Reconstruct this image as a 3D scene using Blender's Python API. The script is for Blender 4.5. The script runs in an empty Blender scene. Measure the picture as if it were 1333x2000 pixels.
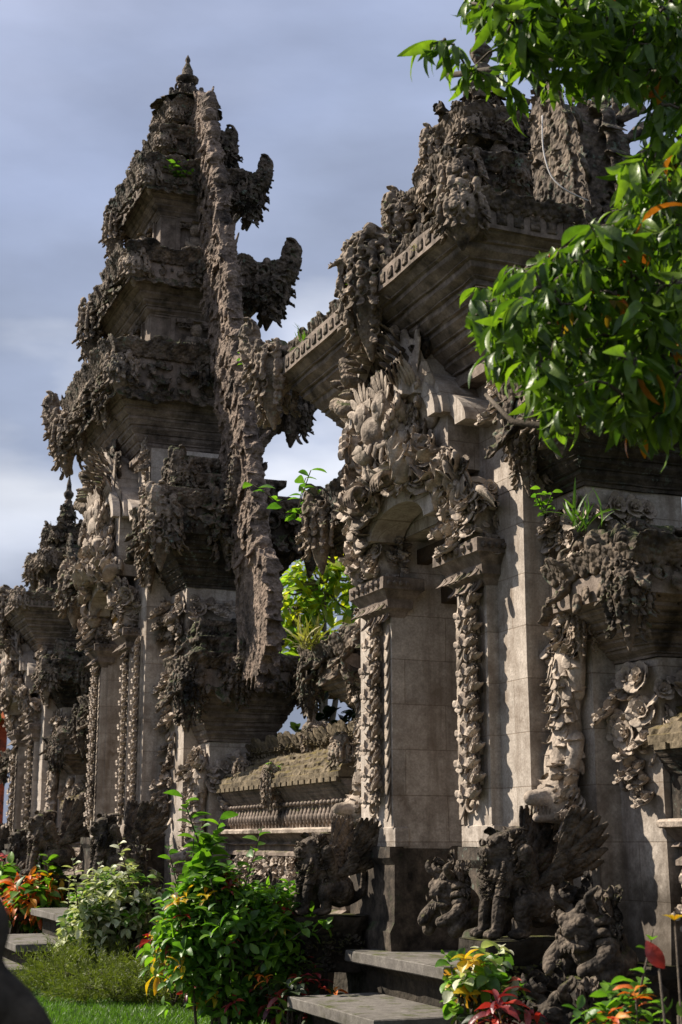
import bpy, math, random
import numpy as np
from mathutils import Vector, Matrix
SC = bpy.context.scene
COL = SC.collection
rng = np.random.default_rng(7)
random.seed(7)
PI = math.pi

# ------------------------------------------------------------------ camera
PITCH = math.atan(645/2777.0)
YAW = math.radians(22.25)
EZ = 1.5
cam_d = bpy.data.cameras.new('camera'); cam = bpy.data.objects.new('camera', cam_d); COL.objects.link(cam)
cam.location = (0, 0, EZ)
cam.rotation_euler = (PI/2+PITCH, 0, -YAW)
cam_d.sensor_fit = 'HORIZONTAL'; cam_d.sensor_width = 24.0; cam_d.lens = 50.0
cam_d.clip_start = 0.1; cam_d.clip_end = 2000
cam_d.dof.use_dof = True; cam_d.dof.focus_distance = 9.5; cam_d.dof.aperture_fstop = 5.0
SC.camera = cam
SC.render.resolution_x = 682; SC.render.resolution_y = 1024
SC.view_settings.view_transform = 'Standard'; SC.view_settings.look = 'None'
SC.view_settings.exposure = 0.80; SC.view_settings.gamma = 1.0

# ------------------------------------------------------------------ sun + sky
SUN_TO = Vector((1.0, -0.82, -1.22)).normalized()      # direction the light travels
sun_d = bpy.data.lights.new('sun', 'SUN'); sun_d.energy = 5.0; sun_d.angle = math.radians(0.6)
sun_d.color = (1.0, 0.90, 0.77)
sun = bpy.data.objects.new('sun', sun_d); COL.objects.link(sun)
sun.rotation_euler = SUN_TO.to_track_quat('-Z', 'Y').to_euler()
sun.location = (-10, 20, 20)
W = bpy.data.worlds.new('World'); SC.world = W; W.use_nodes = True
nt = W.node_tree; nt.nodes.clear()
def N(t, tree=None, **kw):
    n = (tree or nt).nodes.new(t)
    for k, v in kw.items(): setattr(n, k, v)
    return n
def Lk(a, b, tree=None): (tree or nt).links.new(a, b)
sky = N('ShaderNodeTexSky'); sky.sky_type = 'NISHITA'; sky.sun_disc = False
sky.sun_elevation = math.asin(-SUN_TO.z)
sky.sun_rotation = math.atan2(-SUN_TO.x, -SUN_TO.y)
sky.air_density = 1.2; sky.dust_density = 1.5
bg1 = N('ShaderNodeBackground'); bg1.inputs['Strength'].default_value = 0.05
Lk(sky.outputs[0], bg1.inputs['Color'])
tc = N('ShaderNodeTexCoord')
mp = N('ShaderNodeMapping'); mp.inputs['Scale'].default_value = (1.0, 1.0, 2.6); mp.inputs['Location'].default_value = (0.3, 0.2, 0.35)
mp.inputs['Rotation'].default_value = (0.25, 0.1, 0)
Lk(tc.outputs['Generated'], mp.inputs['Vector'])
nz = N('ShaderNodeTexNoise'); nz.inputs['Scale'].default_value = 2.3; nz.inputs['Detail'].default_value = 6; nz.inputs['Roughness'].default_value = 0.48
Lk(mp.outputs[0], nz.inputs['Vector'])
sep = N('ShaderNodeSeparateXYZ'); Lk(tc.outputs['Generated'], sep.inputs[0])
# banded overcast: brightness follows height above the horizon, broken by noise
ad = N('ShaderNodeMath', operation='MULTIPLY_ADD'); Lk(nz.outputs[0], ad.inputs[0]); ad.inputs[1].default_value = 0.46; 
Lk(sep.outputs['Z'], ad.inputs[2])
cr = N('ShaderNodeValToRGB'); Lk(ad.outputs[0], cr.inputs[0])
el = cr.color_ramp.elements
stops = [(0.0, (.15,.175,.25)), (0.30, (.17,.20,.285)), (0.385, (.22,.25,.34)), (0.46, (.46,.49,.58)), (0.52, (.56,.58,.64)), (0.575, (.27,.31,.42)), (0.67, (.27,.315,.45)), (0.80, (.33,.365,.49)), (1.0, (.36,.40,.52))]
el[0].position = stops[0][0]; el[0].color = (*stops[0][1], 1)
el[1].position = stops[-1][0]; el[1].color = (*stops[-1][1], 1)
for p, c in stops[1:-1]:
    e = el.new(p); e.color = (*c, 1)
nz2 = N('ShaderNodeTexNoise'); nz2.inputs['Scale'].default_value = 4.0; nz2.inputs['Detail'].default_value = 8; nz2.inputs['Roughness'].default_value = 0.5
Lk(mp.outputs[0], nz2.inputs['Vector'])
mr = N('ShaderNodeMapRange'); Lk(nz2.outputs[0], mr.inputs[0]); mr.inputs[1].default_value = .3; mr.inputs[2].default_value = .7; mr.inputs[3].default_value = .76; mr.inputs[4].default_value = 1.25
mm = N('ShaderNodeMix', data_type='RGBA', blend_type='MULTIPLY'); mm.inputs[0].default_value = 1
Lk(cr.outputs[0], mm.inputs[6]); Lk(mr.outputs[0], mm.inputs[7])
bg2 = N('ShaderNodeBackground'); bg2.inputs['Strength'].default_value = 0.86
Lk(mm.outputs[2], bg2.inputs['Color'])
mx = N('ShaderNodeMixShader'); mx.inputs[0].default_value = 0.86
Lk(bg1.outputs[0], mx.inputs[1]); Lk(bg2.outputs[0], mx.inputs[2])
wo = N('ShaderNodeOutputWorld'); Lk(mx.outputs[0], wo.inputs[0])

# ------------------------------------------------------------------ materials
def mat_new(name):
    m = bpy.data.materials.new(name); m.use_nodes = True
    t = m.node_tree; t.nodes.clear()
    out = N('ShaderNodeOutputMaterial', t)
    return m, t, out
def ramp(t, src, stops):
    r = N('ShaderNodeValToRGB', t); t.links.new(src, r.inputs[0])
    e = r.color_ramp.elements
    e[0].position = stops[0][0]; e[0].color = (*stops[0][1], 1)
    e[1].position = stops[-1][0]; e[1].color = (*stops[-1][1], 1)
    for p, c in stops[1:-1]:
        x = e.new(p); x.color = (*c, 1)
    return r
def noise(t, vec, scale, detail=5, rough=.55, out=0):
    n = N('ShaderNodeTexNoise', t); n.inputs['Scale'].default_value = scale
    n.inputs['Detail'].default_value = detail; n.inputs['Roughness'].default_value = rough
    t.links.new(vec, n.inputs['Vector']); return n.outputs[out]
def mixc(t, f, a, b, mode='MIX'):
    n = N('ShaderNodeMix', t, data_type='RGBA', blend_type=mode)
    if isinstance(f, float): n.inputs[0].default_value = f
    else: t.links.new(f, n.inputs[0])
    for i, s in ((6, a), (7, b)):
        if isinstance(s, tuple): n.inputs[i].default_value = (*s, 1)
        else: t.links.new(s, n.inputs[i])
    return n.outputs[2]
def mth(t, op, a, b, clamp=False):
    n = N('ShaderNodeMath', t, operation=op); n.use_clamp = clamp
    for i, s in ((0, a), (1, b)):
        if isinstance(s, (int, float)): n.inputs[i].default_value = s
        else: t.links.new(s, n.inputs[i])
    return n.outputs[0]
def stone(name, c_lo, c_hi, dirt=(.035,.03,.025), dirt_amt=(.5,.62), moss=None, moss_amt=(.55,.7), lichen=None,
          bump=.6, carve=0.0, carve_scale=26, blocks=None, damp=None, streak=0.0, rough=.88):
    m, t, out = mat_new(name)
    geo = N('ShaderNodeNewGeometry', t); P = geo.outputs['Position']
    n1 = noise(t, P, 2.1, 6, .6); n2 = noise(t, P, 14, 5, .6); n3 = noise(t, P, 70, 3, .7)
    col = ramp(t, n2, [(.32, c_lo), (.68, c_hi)]).outputs[0]
    fine = ramp(t, n3, [(.3, (.72,.72,.72)), (.7, (1.2,1.2,1.2))]).outputs[0]
    col = mixc(t, 1.0, col, fine, 'MULTIPLY')
    bump_in = mth(t, 'ADD', mth(t, 'MULTIPLY', n2, .5), mth(t, 'MULTIPLY', n3, .35))
    if blocks:
        # running-bond ashlar: joints from world Z and the horizontal coordinate
        bw, bh, tone = blocks
        sx = N('ShaderNodeSeparateXYZ', t); t.links.new(P, sx.inputs[0])
        hx = mth(t, 'ADD', sx.outputs[0], sx.outputs[1])
        cb = N('ShaderNodeCombineXYZ', t); t.links.new(hx, cb.inputs[0]); t.links.new(sx.outputs[2], cb.inputs[1])
        br = N('ShaderNodeTexBrick', t); t.links.new(cb.outputs[0], br.inputs['Vector'])
        br.inputs['Scale'].default_value = 1.0; br.inputs['Brick Width'].default_value = bw; br.inputs['Row Height'].default_value = bh
        br.inputs['Mortar Size'].default_value = .0035; br.inputs['Mortar Smooth'].default_value = .3; br.inputs['Bias'].default_value = 0
        br.inputs['Color1'].default_value = (1-tone,)*3+(1,); br.inputs['Color2'].default_value = (1+tone*.6, 1+tone*.5, 1+tone*.45, 1)
        br.inputs['Mortar'].default_value = (.62,.58,.54,1)
        col = mixc(t, 1.0, col, br.outputs['Color'], 'MULTIPLY')
        bump_in = mth(t, 'SUBTRACT', bump_in, mth(t, 'MULTIPLY', br.outputs['Fac'], .8))
    d = ramp(t, n1, [(dirt_amt[0], (0,0,0)), (dirt_amt[1], (1,1,1))]).outputs[0]
    dn = ramp(t, noise(t, P, 6.5, 7, .65), [(.38, (0,0,0)), (.6, (1,1,1))]).outputs[0]
    col = mixc(t, mixc(t, 1.0, d, dn, 'MULTIPLY'), col, dirt)
    if streak > 0:
        mpn = N('ShaderNodeMapping', t); mpn.inputs['Scale'].default_value = (9, 9, .7); t.links.new(P, mpn.inputs[0])
        s = ramp(t, noise(t, mpn.outputs[0], 1.0, 5, .6), [(.5, (0,0,0)), (.72, (streak,)*3)]).outputs[0]
        col = mixc(t, s, col, dirt)
    if damp:
        # rising damp / algae at the foot of the wall, ragged upper edge
        z0, z1, dc = damp
        sz = N('ShaderNodeSeparateXYZ', t); t.links.new(P, sz.inputs[0])
        zz = mth(t, 'ADD', sz.outputs[2], mth(t, 'MULTIPLY', mth(t, 'SUBTRACT', noise(t, P, 3.5, 5, .6), .5), 1.3))
        mrn = N('ShaderNodeMapRange', t); t.links.new(zz, mrn.inputs[0]); mrn.inputs[1].default_value = z0; mrn.inputs[2].default_value = z1
        mrn.inputs[3].default_value = .92; mrn.inputs[4].default_value = 0; mrn.interpolation_type = 'SMOOTHSTEP'
        col = mixc(t, mrn.outputs[0], col, dc)
    if lichen:
        l = ramp(t, noise(t, P, 19, 4, .7), [(.57, (0,0,0)), (.66, (1,1,1))]).outputs[0]
        lm = ramp(t, noise(t, P, 1.6, 3, .5), [(.45, (0,0,0)), (.6, (.9,.9,.9))]).outputs[0]
        col = mixc(t, mixc(t, 1.0, l, lm, 'MULTIPLY'), col, lichen)
    if moss:
        up = N('ShaderNodeSeparateXYZ', t); t.links.new(geo.outputs['Normal'], up.inputs[0])
        u = mth(t, 'ADD', mth(t, 'MULTIPLY', up.outputs[2], .22), noise(t, P, 5.5, 6, .7))
        mk = ramp(t, u, [(moss_amt[0], (0,0,0)), (moss_amt[1], (1,1,1))]).outputs[0]
        mc = ramp(t, noise(t, P, 30, 4, .6), [(.3, tuple(x*.5 for x in moss)), (.7, moss)]).outputs[0]
        col = mixc(t, mk, col, mc)
        bump_in = mth(t, 'ADD', bump_in, mth(t, 'MULTIPLY', mk, .25))
    nrm = None
    if carve > 0:
        v = N('ShaderNodeTexVoronoi', t); v.feature = 'SMOOTH_F1'; v.inputs['Scale'].default_value = carve_scale
        v.inputs['Smoothness'].default_value = .25
        wn = N('ShaderNodeMix', t, data_type='VECTOR'); wn.inputs[0].default_value = .04
        t.links.new(P, wn.inputs[4]); t.links.new(noise(t, P, 9, 3, .5, 1), wn.inputs[5]); t.links.new(wn.outputs[1], v.inputs['Vector'])
        b0 = N('ShaderNodeBump', t); b0.inputs['Strength'].default_value = carve; b0.inputs['Distance'].default_value = .025
        b0.invert = True
        t.links.new(v.outputs['Distance'], b0.inputs['Height']); nrm = b0.outputs[0]
    b = N('ShaderNodeBump', t); b.inputs['Strength'].default_value = bump; b.inputs['Distance'].default_value = .012
    t.links.new(bump_in, b.inputs['Height'])
    if nrm is not None: t.links.new(nrm, b.inputs['Normal'])
    bs = N('ShaderNodeBsdfPrincipled', t); t.links.new(col, bs.inputs['Base Color']); bs.inputs['Roughness'].default_value = rough
    bs.inputs['Specular IOR Level'].default_value = .22
    t.links.new(b.outputs[0], bs.inputs['Normal']); t.links.new(bs.outputs[0], out.inputs[0])
    return m
M = {}
M['ashlar'] = stone('pale_ashlar_stone', (.365,.318,.27), (.52,.462,.40), dirt=(.15,.11,.078), dirt_amt=(.46,.70), bump=.45, blocks=(.62,.30,.14), damp=(.92,1.72,(.045,.035,.025)), streak=.7)
M['reveal'] = stone('grey_ashlar_stone', (.33,.30,.27), (.44,.40,.365), dirt=(.15,.11,.08), dirt_amt=(.46,.70), bump=.45, blocks=(.55,.27,.2), damp=(1.15,2.1,(.032,.026,.02)), streak=.5)
M['relief'] = stone('pale_carved_stone', (.28,.228,.182), (.51,.43,.35), dirt=(.06,.045,.032), dirt_amt=(.44,.64), bump=.5, carve=.15, carve_scale=60)
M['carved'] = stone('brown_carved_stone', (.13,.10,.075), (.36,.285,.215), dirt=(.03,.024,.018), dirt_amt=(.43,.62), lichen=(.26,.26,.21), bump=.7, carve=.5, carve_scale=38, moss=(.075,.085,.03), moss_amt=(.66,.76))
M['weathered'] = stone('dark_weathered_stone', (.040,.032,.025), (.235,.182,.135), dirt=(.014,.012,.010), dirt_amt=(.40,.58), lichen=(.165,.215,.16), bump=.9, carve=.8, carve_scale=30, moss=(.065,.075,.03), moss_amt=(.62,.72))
M['mould'] = stone('moulded_stone', (.16,.125,.10), (.31,.25,.205), dirt=(.035,.029,.023), dirt_amt=(.43,.64), bump=.55, streak=.6, moss=(.08,.08,.03), moss_amt=(.70,.8))
M['darkmould'] = stone('dark_moulded_stone', (.035,.029,.023), (.135,.108,.083), dirt=(.013,.011,.009), dirt_amt=(.4,.6), bump=.8, streak=.6, lichen=(.15,.18,.145), moss=(.06,.075,.035), moss_amt=(.60,.74))
M['red'] = stone('reddish_brown_carved_stone', (.10,.072,.055), (.31,.235,.18), dirt=(.03,.024,.019), dirt_amt=(.40,.60), bump=.9, carve=.7, carve_scale=34)
M['mossroof'] = stone('mossy_roof_stone', (.10,.08,.05), (.24,.19,.125), dirt=(.035,.028,.018), dirt_amt=(.40,.60), bump=1.0, carve=.3, carve_scale=30, moss=(.15,.115,.035), moss_amt=(.60,.76))
M['paving'] = stone('paving_stone', (.11,.10,.09), (.19,.175,.155), dirt=(.055,.05,.034), dirt_amt=(.46,.66), bump=.4, moss=(.08,.09,.028), moss_amt=(.74,.86))
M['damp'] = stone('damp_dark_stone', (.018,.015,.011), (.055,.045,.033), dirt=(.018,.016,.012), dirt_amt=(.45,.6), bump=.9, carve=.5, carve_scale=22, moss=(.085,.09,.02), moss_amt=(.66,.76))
M['pathstone'] = stone('path_stone', (.25,.21,.18), (.36,.31,.27), dirt=(.12,.10,.08), dirt_amt=(.5,.7), bump=.5)
M['statue'] = stone('grey_statue_stone', (.042,.034,.027), (.18,.143,.108), dirt=(.018,.015,.012), dirt_amt=(.38,.55), bump=.9, carve=.6, carve_scale=42, moss=(.09,.09,.03), moss_amt=(.7,.8))
M['wood'] = stone('dark_wood', (.045,.03,.02), (.09,.06,.035), bump=.5)
M['gilt'] = stone('ochre_painted_wood', (.30,.16,.04), (.45,.25,.06), dirt=(.12,.06,.02), bump=.5, carve=.5)
M['rooftile'] = stone('red_roof_tile', (.42,.10,.035), (.55,.16,.06), bump=.8, blocks=(.2,.16,.2))
M['redwall'] = stone('red_brick_wall', (.40,.07,.03), (.50,.11,.045), bump=.5, blocks=(.25,.09,.2))
M['dish'] = stone('white_plaster', (.6,.57,.54), (.7,.67,.63), bump=.2)

def leafmat(name, cols, trans=.35, rough=.32, vein=True, tcol=None, spec=.5):
    m, t, out = mat_new(name)
    geo = N('ShaderNodeNewGeometry', t)
    k = len(cols); st = [(i/max(1, k-1), c) for i, c in enumerate(cols)]
    col = ramp(t, geo.outputs['Random Per Island'], st)
    nn = ramp(t, noise(t, geo.outputs['Position'], 35, 3, .6), [(.3, (.75,.75,.75)), (.7, (1.2,1.2,1.2))]).outputs[0]
    c = mixc(t, 1.0, col.outputs[0], nn, 'MULTIPLY')
    bs = N('ShaderNodeBsdfPrincipled', t); t.links.new(c, bs.inputs['Base Color']); bs.inputs['Roughness'].default_value = rough
    bs.inputs['Specular IOR Level'].default_value = spec
    b = N('ShaderNodeBump', t); b.inputs['Strength'].default_value = .25; b.inputs['Distance'].default_value = .01
    t.links.new(noise(t, geo.outputs['Position'], 60, 2, .5), b.inputs['Height']); t.links.new(b.outputs[0], bs.inputs['Normal'])
    tr = N('ShaderNodeBsdfTranslucent', t)
    tm = tcol or (1.5, 1.7, .55)
    t.links.new(mixc(t, 1.0, c, tm, 'MULTIPLY'), tr.inputs['Color'])
    mxs = N('ShaderNodeMixShader', t); mxs.inputs[0].default_value = trans
    t.links.new(bs.outputs[0], mxs.inputs[1]); t.links.new(tr.outputs[0], mxs.inputs[2]); t.links.new(mxs.outputs[0], out.inputs[0])
    return m
G = (.055,.13,.022)
M['leaf_tree'] = leafmat('glossy_tree_leaf', [(.04,.085,.012), (.065,.125,.014), (.11,.19,.018), (.16,.25,.025), (.05,.09,.014)], .42, .42)
M['leaf_old'] = leafmat('turning_tree_leaf', [(.45,.30,.02), (.50,.13,.01), (.35,.04,.01), (.30,.28,.03)], .4, .35, tcol=(1.3,1.1,.5))
M['leaf_shrub'] = leafmat('bright_shrub_leaf', [(.05,.13,.025), (.09,.20,.025), (.16,.30,.03), (.05,.11,.025)], .45, .42)
M['leaf_var'] = leafmat('cream_edged_leaf', [(.14,.20,.08), (.55,.54,.38), (.30,.36,.18), (.60,.58,.44), (.12,.18,.08), (.50,.52,.32)], .25, .45)
M['leaf_fran'] = leafmat('frangipani_leaf', [(.20,.34,.05), (.34,.44,.05), (.58,.50,.03), (.14,.26,.07), (.26,.38,.12)], .45, .35)
M['leaf_red'] = leafmat('crimson_croton_leaf', [(.30,.015,.02), (.18,.02,.03), (.42,.05,.03), (.10,.02,.03), (.45,.10,.08)], .3, .35, tcol=(1.4,.7,.6))
M['leaf_orange'] = leafmat('orange_bract', [(.60,.14,.02), (.65,.22,.03), (.50,.06,.02), (.62,.30,.04)], .35, .5, tcol=(1.3,.9,.5))
M['leaf_pink'] = leafmat('pink_bract', [(.50,.12,.12), (.55,.22,.18), (.40,.07,.08)], .3, .5, tcol=(1.3,.8,.7))
M['leaf_yellow'] = leafmat('yellow_leaf', [(.55,.42,.03), (.60,.30,.02), (.35,.38,.04)], .4, .4, tcol=(1.3,1.2,.5))
M['leaf_juniper'] = leafmat('juniper_needles', [(.09,.12,.02), (.15,.18,.03), (.06,.08,.018)], .3, .6)
M['leaf_grass'] = leafmat('lawn_grass', [(.07,.15,.02), (.11,.21,.03), (.05,.11,.02)], .35, .5)
M['leaf_dry'] = leafmat('dry_grass', [(.28,.24,.09), (.20,.20,.06), (.35,.30,.13)], .3, .7)
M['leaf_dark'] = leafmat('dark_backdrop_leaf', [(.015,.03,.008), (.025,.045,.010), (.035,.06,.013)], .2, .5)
M['bark'] = stone('bark', (.06,.048,.035), (.13,.105,.08), bump=.8)
M['palebark'] = stone('pale_bark', (.16,.13,.10), (.28,.24,.18), bump=.5)
m, t, out = mat_new('soil'); geo = N('ShaderNodeNewGeometry', t)
c = ramp(t, noise(t, geo.outputs['Position'], 9, 6, .7), [(.3, (.018,.014,.009)), (.7, (.05,.04,.025))]).outputs[0]
c = mixc(t, ramp(t, noise(t, geo.outputs['Position'], 2, 4, .6), [(.45, (0,0,0)), (.6, (1,1,1))]).outputs[0], c, (.035,.06,.012))
bs = N('ShaderNodeBsdfPrincipled', t); bs.inputs['Roughness'].default_value = .95; t.links.new(c, bs.inputs[0])
b = N('ShaderNodeBump', t); b.inputs['Strength'].default_value = .8; b.inputs['Distance'].default_value = .03
t.links.new(noise(t, geo.outputs['Position'], 22, 5, .7), b.inputs['Height']); t.links.new(b.outputs[0], bs.inputs['Normal'])
t.links.new(bs.outputs[0], out.inputs[0]); M['soil'] = m
m, t, out = mat_new('cable_plastic'); bs = N('ShaderNodeBsdfPrincipled', t); bs.inputs[0].default_value = (.05,.05,.05,1); bs.inputs['Roughness'].default_value = .6
t.links.new(bs.outputs[0], out.inputs[0]); M['cable'] = m
m, t, out = mat_new('white_flex'); bs = N('ShaderNodeBsdfPrincipled', t); bs.inputs[0].default_value = (.42,.40,.38,1); bs.inputs['Roughness'].default_value = .6
t.links.new(bs.outputs[0], out.inputs[0]); M['flex'] = m

# ------------------------------------------------------------------ mesh builder
def rot_cols(d, n):
    d = np.asarray(d, float); d /= np.linalg.norm(d)+1e-9
    n = np.asarray(n, float); n = n - d*np.dot(n, d); n /= np.linalg.norm(n)+1e-9
    return np.stack([d, np.cross(n, d), n], axis=1)
def rots(D, Nn):
    D = D/(np.linalg.norm(D, axis=1, keepdims=True)+1e-9)
    Nn = Nn - D*np.sum(D*Nn, axis=1, keepdims=True); Nn /= (np.linalg.norm(Nn, axis=1, keepdims=True)+1e-9)
    return np.stack([D, np.cross(Nn, D), Nn], axis=2)
class MB:
    def __init__(s): s.v = []; s.f = []; s.n = 0
    def add(s, V, F):
        s.v.append(np.asarray(V, float)); s.f.append(np.asarray(F, int)+s.n); s.n += len(V); return s
    def many(s, T, R, P, S):
        """T template (V,F); R (k,3,3); P (k,3); S (k,) or (k,3)"""
        V, F = T; k = len(P)
        if k == 0: return s
        S = np.asarray(S, float)
        if S.ndim == 1: S = np.repeat(S[:, None], 3, axis=1)
        VV = np.einsum('kij,kvj->kvi', R, V[None]*S[:, None, :]) + P[:, None, :]
        FF = F[None] + (np.arange(k)*len(V))[:, None, None]
        return s.add(VV.reshape(-1, 3), FF.reshape(-1, 4))
    def one(s, T, pos, d=(1,0,0), n=(0,0,1), sc=1.0):
        sc = (sc,)*3 if isinstance(sc, (int, float)) else sc
        return s.many(T, rot_cols(d, n)[None], np.array([pos], float), np.array([sc], float))
    def merge(s, o, fn=None):
        for V, F in zip(o.v, o.f): pass
        V = np.concatenate(o.v); F = np.concatenate(o.f)
        return s.add(fn(V) if fn else V, F)
    def tpl(s): return (np.concatenate(s.v), np.concatenate(s.f))
    def box(s, x0, x1, y0, y1, z0, z1):
        V = [(x0,y0,z0),(x1,y0,z0),(x1,y1,z0),(x0,y1,z0),(x0,y0,z1),(x1,y0,z1),(x1,y1,z1),(x0,y1,z1)]
        return s.add(V, [(3,2,1,0),(4,5,6,7),(0,1,5,4),(1,2,6,5),(2,3,7,6),(3,0,4,7)])
    def mesh(s, name, smooth=True):
        V = np.concatenate(s.v); F = np.concatenate(s.f)
        me = bpy.data.meshes.new(name)
        me.vertices.add(len(V)); me.vertices.foreach_set('co', V.ravel())
        me.loops.add(F.size); me.loops.foreach_set('vertex_index', F.ravel().astype(np.int32))
        me.polygons.add(len(F)); me.polygons.foreach_set('loop_start', (np.arange(len(F))*4).astype(np.int32))
        me.update(calc_edges=True)
        if smooth: me.polygons.foreach_set('use_smooth', np.ones(len(F), bool))
        else: me.polygons.foreach_set('use_smooth', np.zeros(len(F), bool))
        return me
    def build(s, name, mat, parent=None, smooth=True, label=None):
        if not s.v: return None
        me = s.mesh(name, smooth); me.materials.append(M[mat])
        o = bpy.data.objects.new(name, me); COL.objects.link(o)
        if parent is not None: o.parent = parent
        if label: o['label'] = label
        return o
def tag(o, label, cat, group=None):
    o['label'] = label; o['category'] = cat
    if group: o['group'] = group
    return o
def thing(name, label, cat, loc=(0,0,0), rz=0, group=None):
    o = bpy.data.objects.new(name, None); COL.objects.link(o); o.location = loc; o.rotation_euler = (0,0,rz)
    o.empty_display_size = .1
    return tag(o, label, cat, group)
def struct(o): o['kind'] = 'structure'; return o
def inst(me, name, parent, loc, rz=0, sc=1.0, mat=None):
    o = bpy.data.objects.new(name, me); COL.objects.link(o); o.parent = parent; o.location = loc; o.rotation_euler = (0,0,rz)
    o.scale = (sc,)*3 if isinstance(sc, (int, float)) else sc
    return o

# templates ---------------------------------------------------------
def grid_tube(C, Rr, n=6, flat=1.0, caps=True):
    """tube along centreline C (m,3) with radii Rr (m,), n sides; frame by reference up"""
    C = np.asarray(C, float); Rr = list(Rr)
    if caps: C = np.concatenate([C[:1]-(C[1]-C[0])*.001, C, C[-1:]+(C[-1]-C[-2])*.001]); Rr = [Rr[0]*.02]+Rr+[Rr[-1]*.02]
    m = len(C); V = []
    T = np.gradient(C, axis=0); T /= np.linalg.norm(T, axis=1, keepdims=True)+1e-9
    ref = np.array([0, 1, 0.0]) if abs(T[:, 1]).mean() < .8 else np.array([1.0, 0, 0])
    for i in range(m):
        a = ref - T[i]*np.dot(ref, T[i]); a /= np.linalg.norm(a)+1e-9; b_ = np.cross(T[i], a)
        for k in range(n):
            th = 2*PI*k/n
            V.append(C[i] + Rr[i]*(math.cos(th)*a + math.sin(th)*flat*b_))
    F = [(i*n+k, i*n+(k+1) % n, (i+1)*n+(k+1) % n, (i+1)*n+k) for i in range(m-1) for k in range(n)]
    return (np.array(V), np.array(F))
def T_ball(nu=8, nv=6):
    V = []; 
    for j in range(nv+1):
        ph = PI*j/nv; r = max(math.sin(ph), .01)
        for i in range(nu): V.append((r*math.cos(2*PI*i/nu), r*math.sin(2*PI*i/nu), math.cos(ph)))
    F = [(j*nu+i, (j+1)*nu+i, (j+1)*nu+(i+1) % nu, j*nu+(i+1) % nu) for j in range(nv) for i in range(nu)]
    return (np.array(V), np.array(F))
def T_petal(curl=.35, width=.34, thick=.10, blunt=.9, cup=.12, nr=7, n=6, roll=0):
    C = []; V = []
    for i in range(-1, nr):
        t_ = max(0, i)/(nr-1)
        w = width*(math.sin(PI*min(1, t_*(.86-.26*blunt)+.12))**.75)
        if i == nr-1: w = .03+.35*blunt*width
        if i == 0: w = width*.35
        if i < 0: w = .004
        x = t_*math.cos(curl*t_*1.2) if roll == 0 else math.sin(t_*roll)/roll*1.0
        z = curl*t_*t_ if roll == 0 else (1-math.cos(t_*roll))/roll
        for k in range(n):
            th = 2*PI*k/n; y = w*math.cos(th); zz = thick*(.05 if i < 0 else 1)*math.sin(th)*(1-.5*t_) + cup*(y/width)**2*.6
            V.append((x, y, z+zz))
    F = [(i*n+k, i*n+(k+1) % n, (i+1)*n+(k+1) % n, (i+1)*n+k) for i in range(nr) for k in range(n)]
    return (np.array(V), np.array(F))
BALL = T_ball(); BALL_S = T_ball(6, 4); BALL_L = T_ball(16, 12)
PET = T_petal(thick=.14); PET_F = T_petal(curl=.12, width=.22, thick=.08, blunt=.3); PET_R = T_petal(roll=2.0, width=.40, thick=.16, nr=9, blunt=1)
PET_W = T_petal(curl=.25, width=.5, thick=.14, nr=6, blunt=1)
BLADE = T_petal(curl=.08, width=.13, thick=.05, nr=8, blunt=0)
def T_scroll(turns=1.35, n=6, m=18, r0=.5, r1=.06, tr0=.24, tr1=.10):
    C = []; R_ = []
    for i in range(m):
        t_ = i/(m-1); a = PI*.0 + turns*2*PI*t_; r = r0*(1-t_)**.8 + r1
        C.append((r*math.sin(a), 0, -r*math.cos(a)+r0)); R_.append(tr0*(1-t_)+tr1*t_)
    V, F = grid_tube(C, R_, n, .42)
    Vb, Fb = T_ball(6, 4)
    return (np.concatenate([V, Vb*np.array([.17,.2,.17])+np.array([0,0,r0])]), np.concatenate([F, Fb+len(V)]))
SCROLL = T_scroll()
def T_flower(seed=0):
    r = np.random.default_rng(seed); mb = MB()
    for ring, (k, L, tilt) in enumerate(((7, .62, .12), (6, .46, .55), (4, .3, 1.0))):
        for i in range(k):
            a = 2*PI*(i+ring*.5)/k + r.normal(0, .08); d = np.array([math.cos(a)*math.cos(tilt), math.sin(a)*math.cos(tilt), math.sin(tilt)])
            n_ = np.array([-math.cos(a)*math.sin(tilt), -math.sin(a)*math.sin(tilt), math.cos(tilt)])
            mb.one(PET_W, (0, 0, .02*ring), d, n_, L*r.uniform(.85, 1.1))
    mb.one(BALL_S, (0, 0, .2), sc=.1)
    return mb.tpl()
def T_acanthus(seed=0, pairs=5):
    r = np.random.default_rng(seed); mb = MB()
    mb.one(T_petal(curl=.45, width=.26, thick=.12, nr=7), (0, 0, 0), (1, 0, 0), (0, 0, 1), 1.0)
    for i in range(pairs):
        t_ = .08+.78*i/(pairs-1)
        for s_ in (-1, 1):
            a = (1.15-.75*t_)*s_; mb.one(PET_R if (i+seed) % 2 else PET, (t_*.92, .05*s_, .05+.42*t_*t_), (math.cos(a), math.sin(a), .12), (-.25*math.cos(a), -.1*s_, 1), np.array([1, 1.55, 1.3])*(.38-.12*t_)*r.uniform(.88, 1.12))
    mb.one(PET_R, (.72, 0, .30), (1, 0, .5), (-.5, 0, 1), (.30, .45, .36)); mb.one(BALL_S, (.86, 0, .46), sc=.10)
    mb.one(BALL_S, (.16, 0, .09), sc=.07)
    return mb.tpl()
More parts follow.
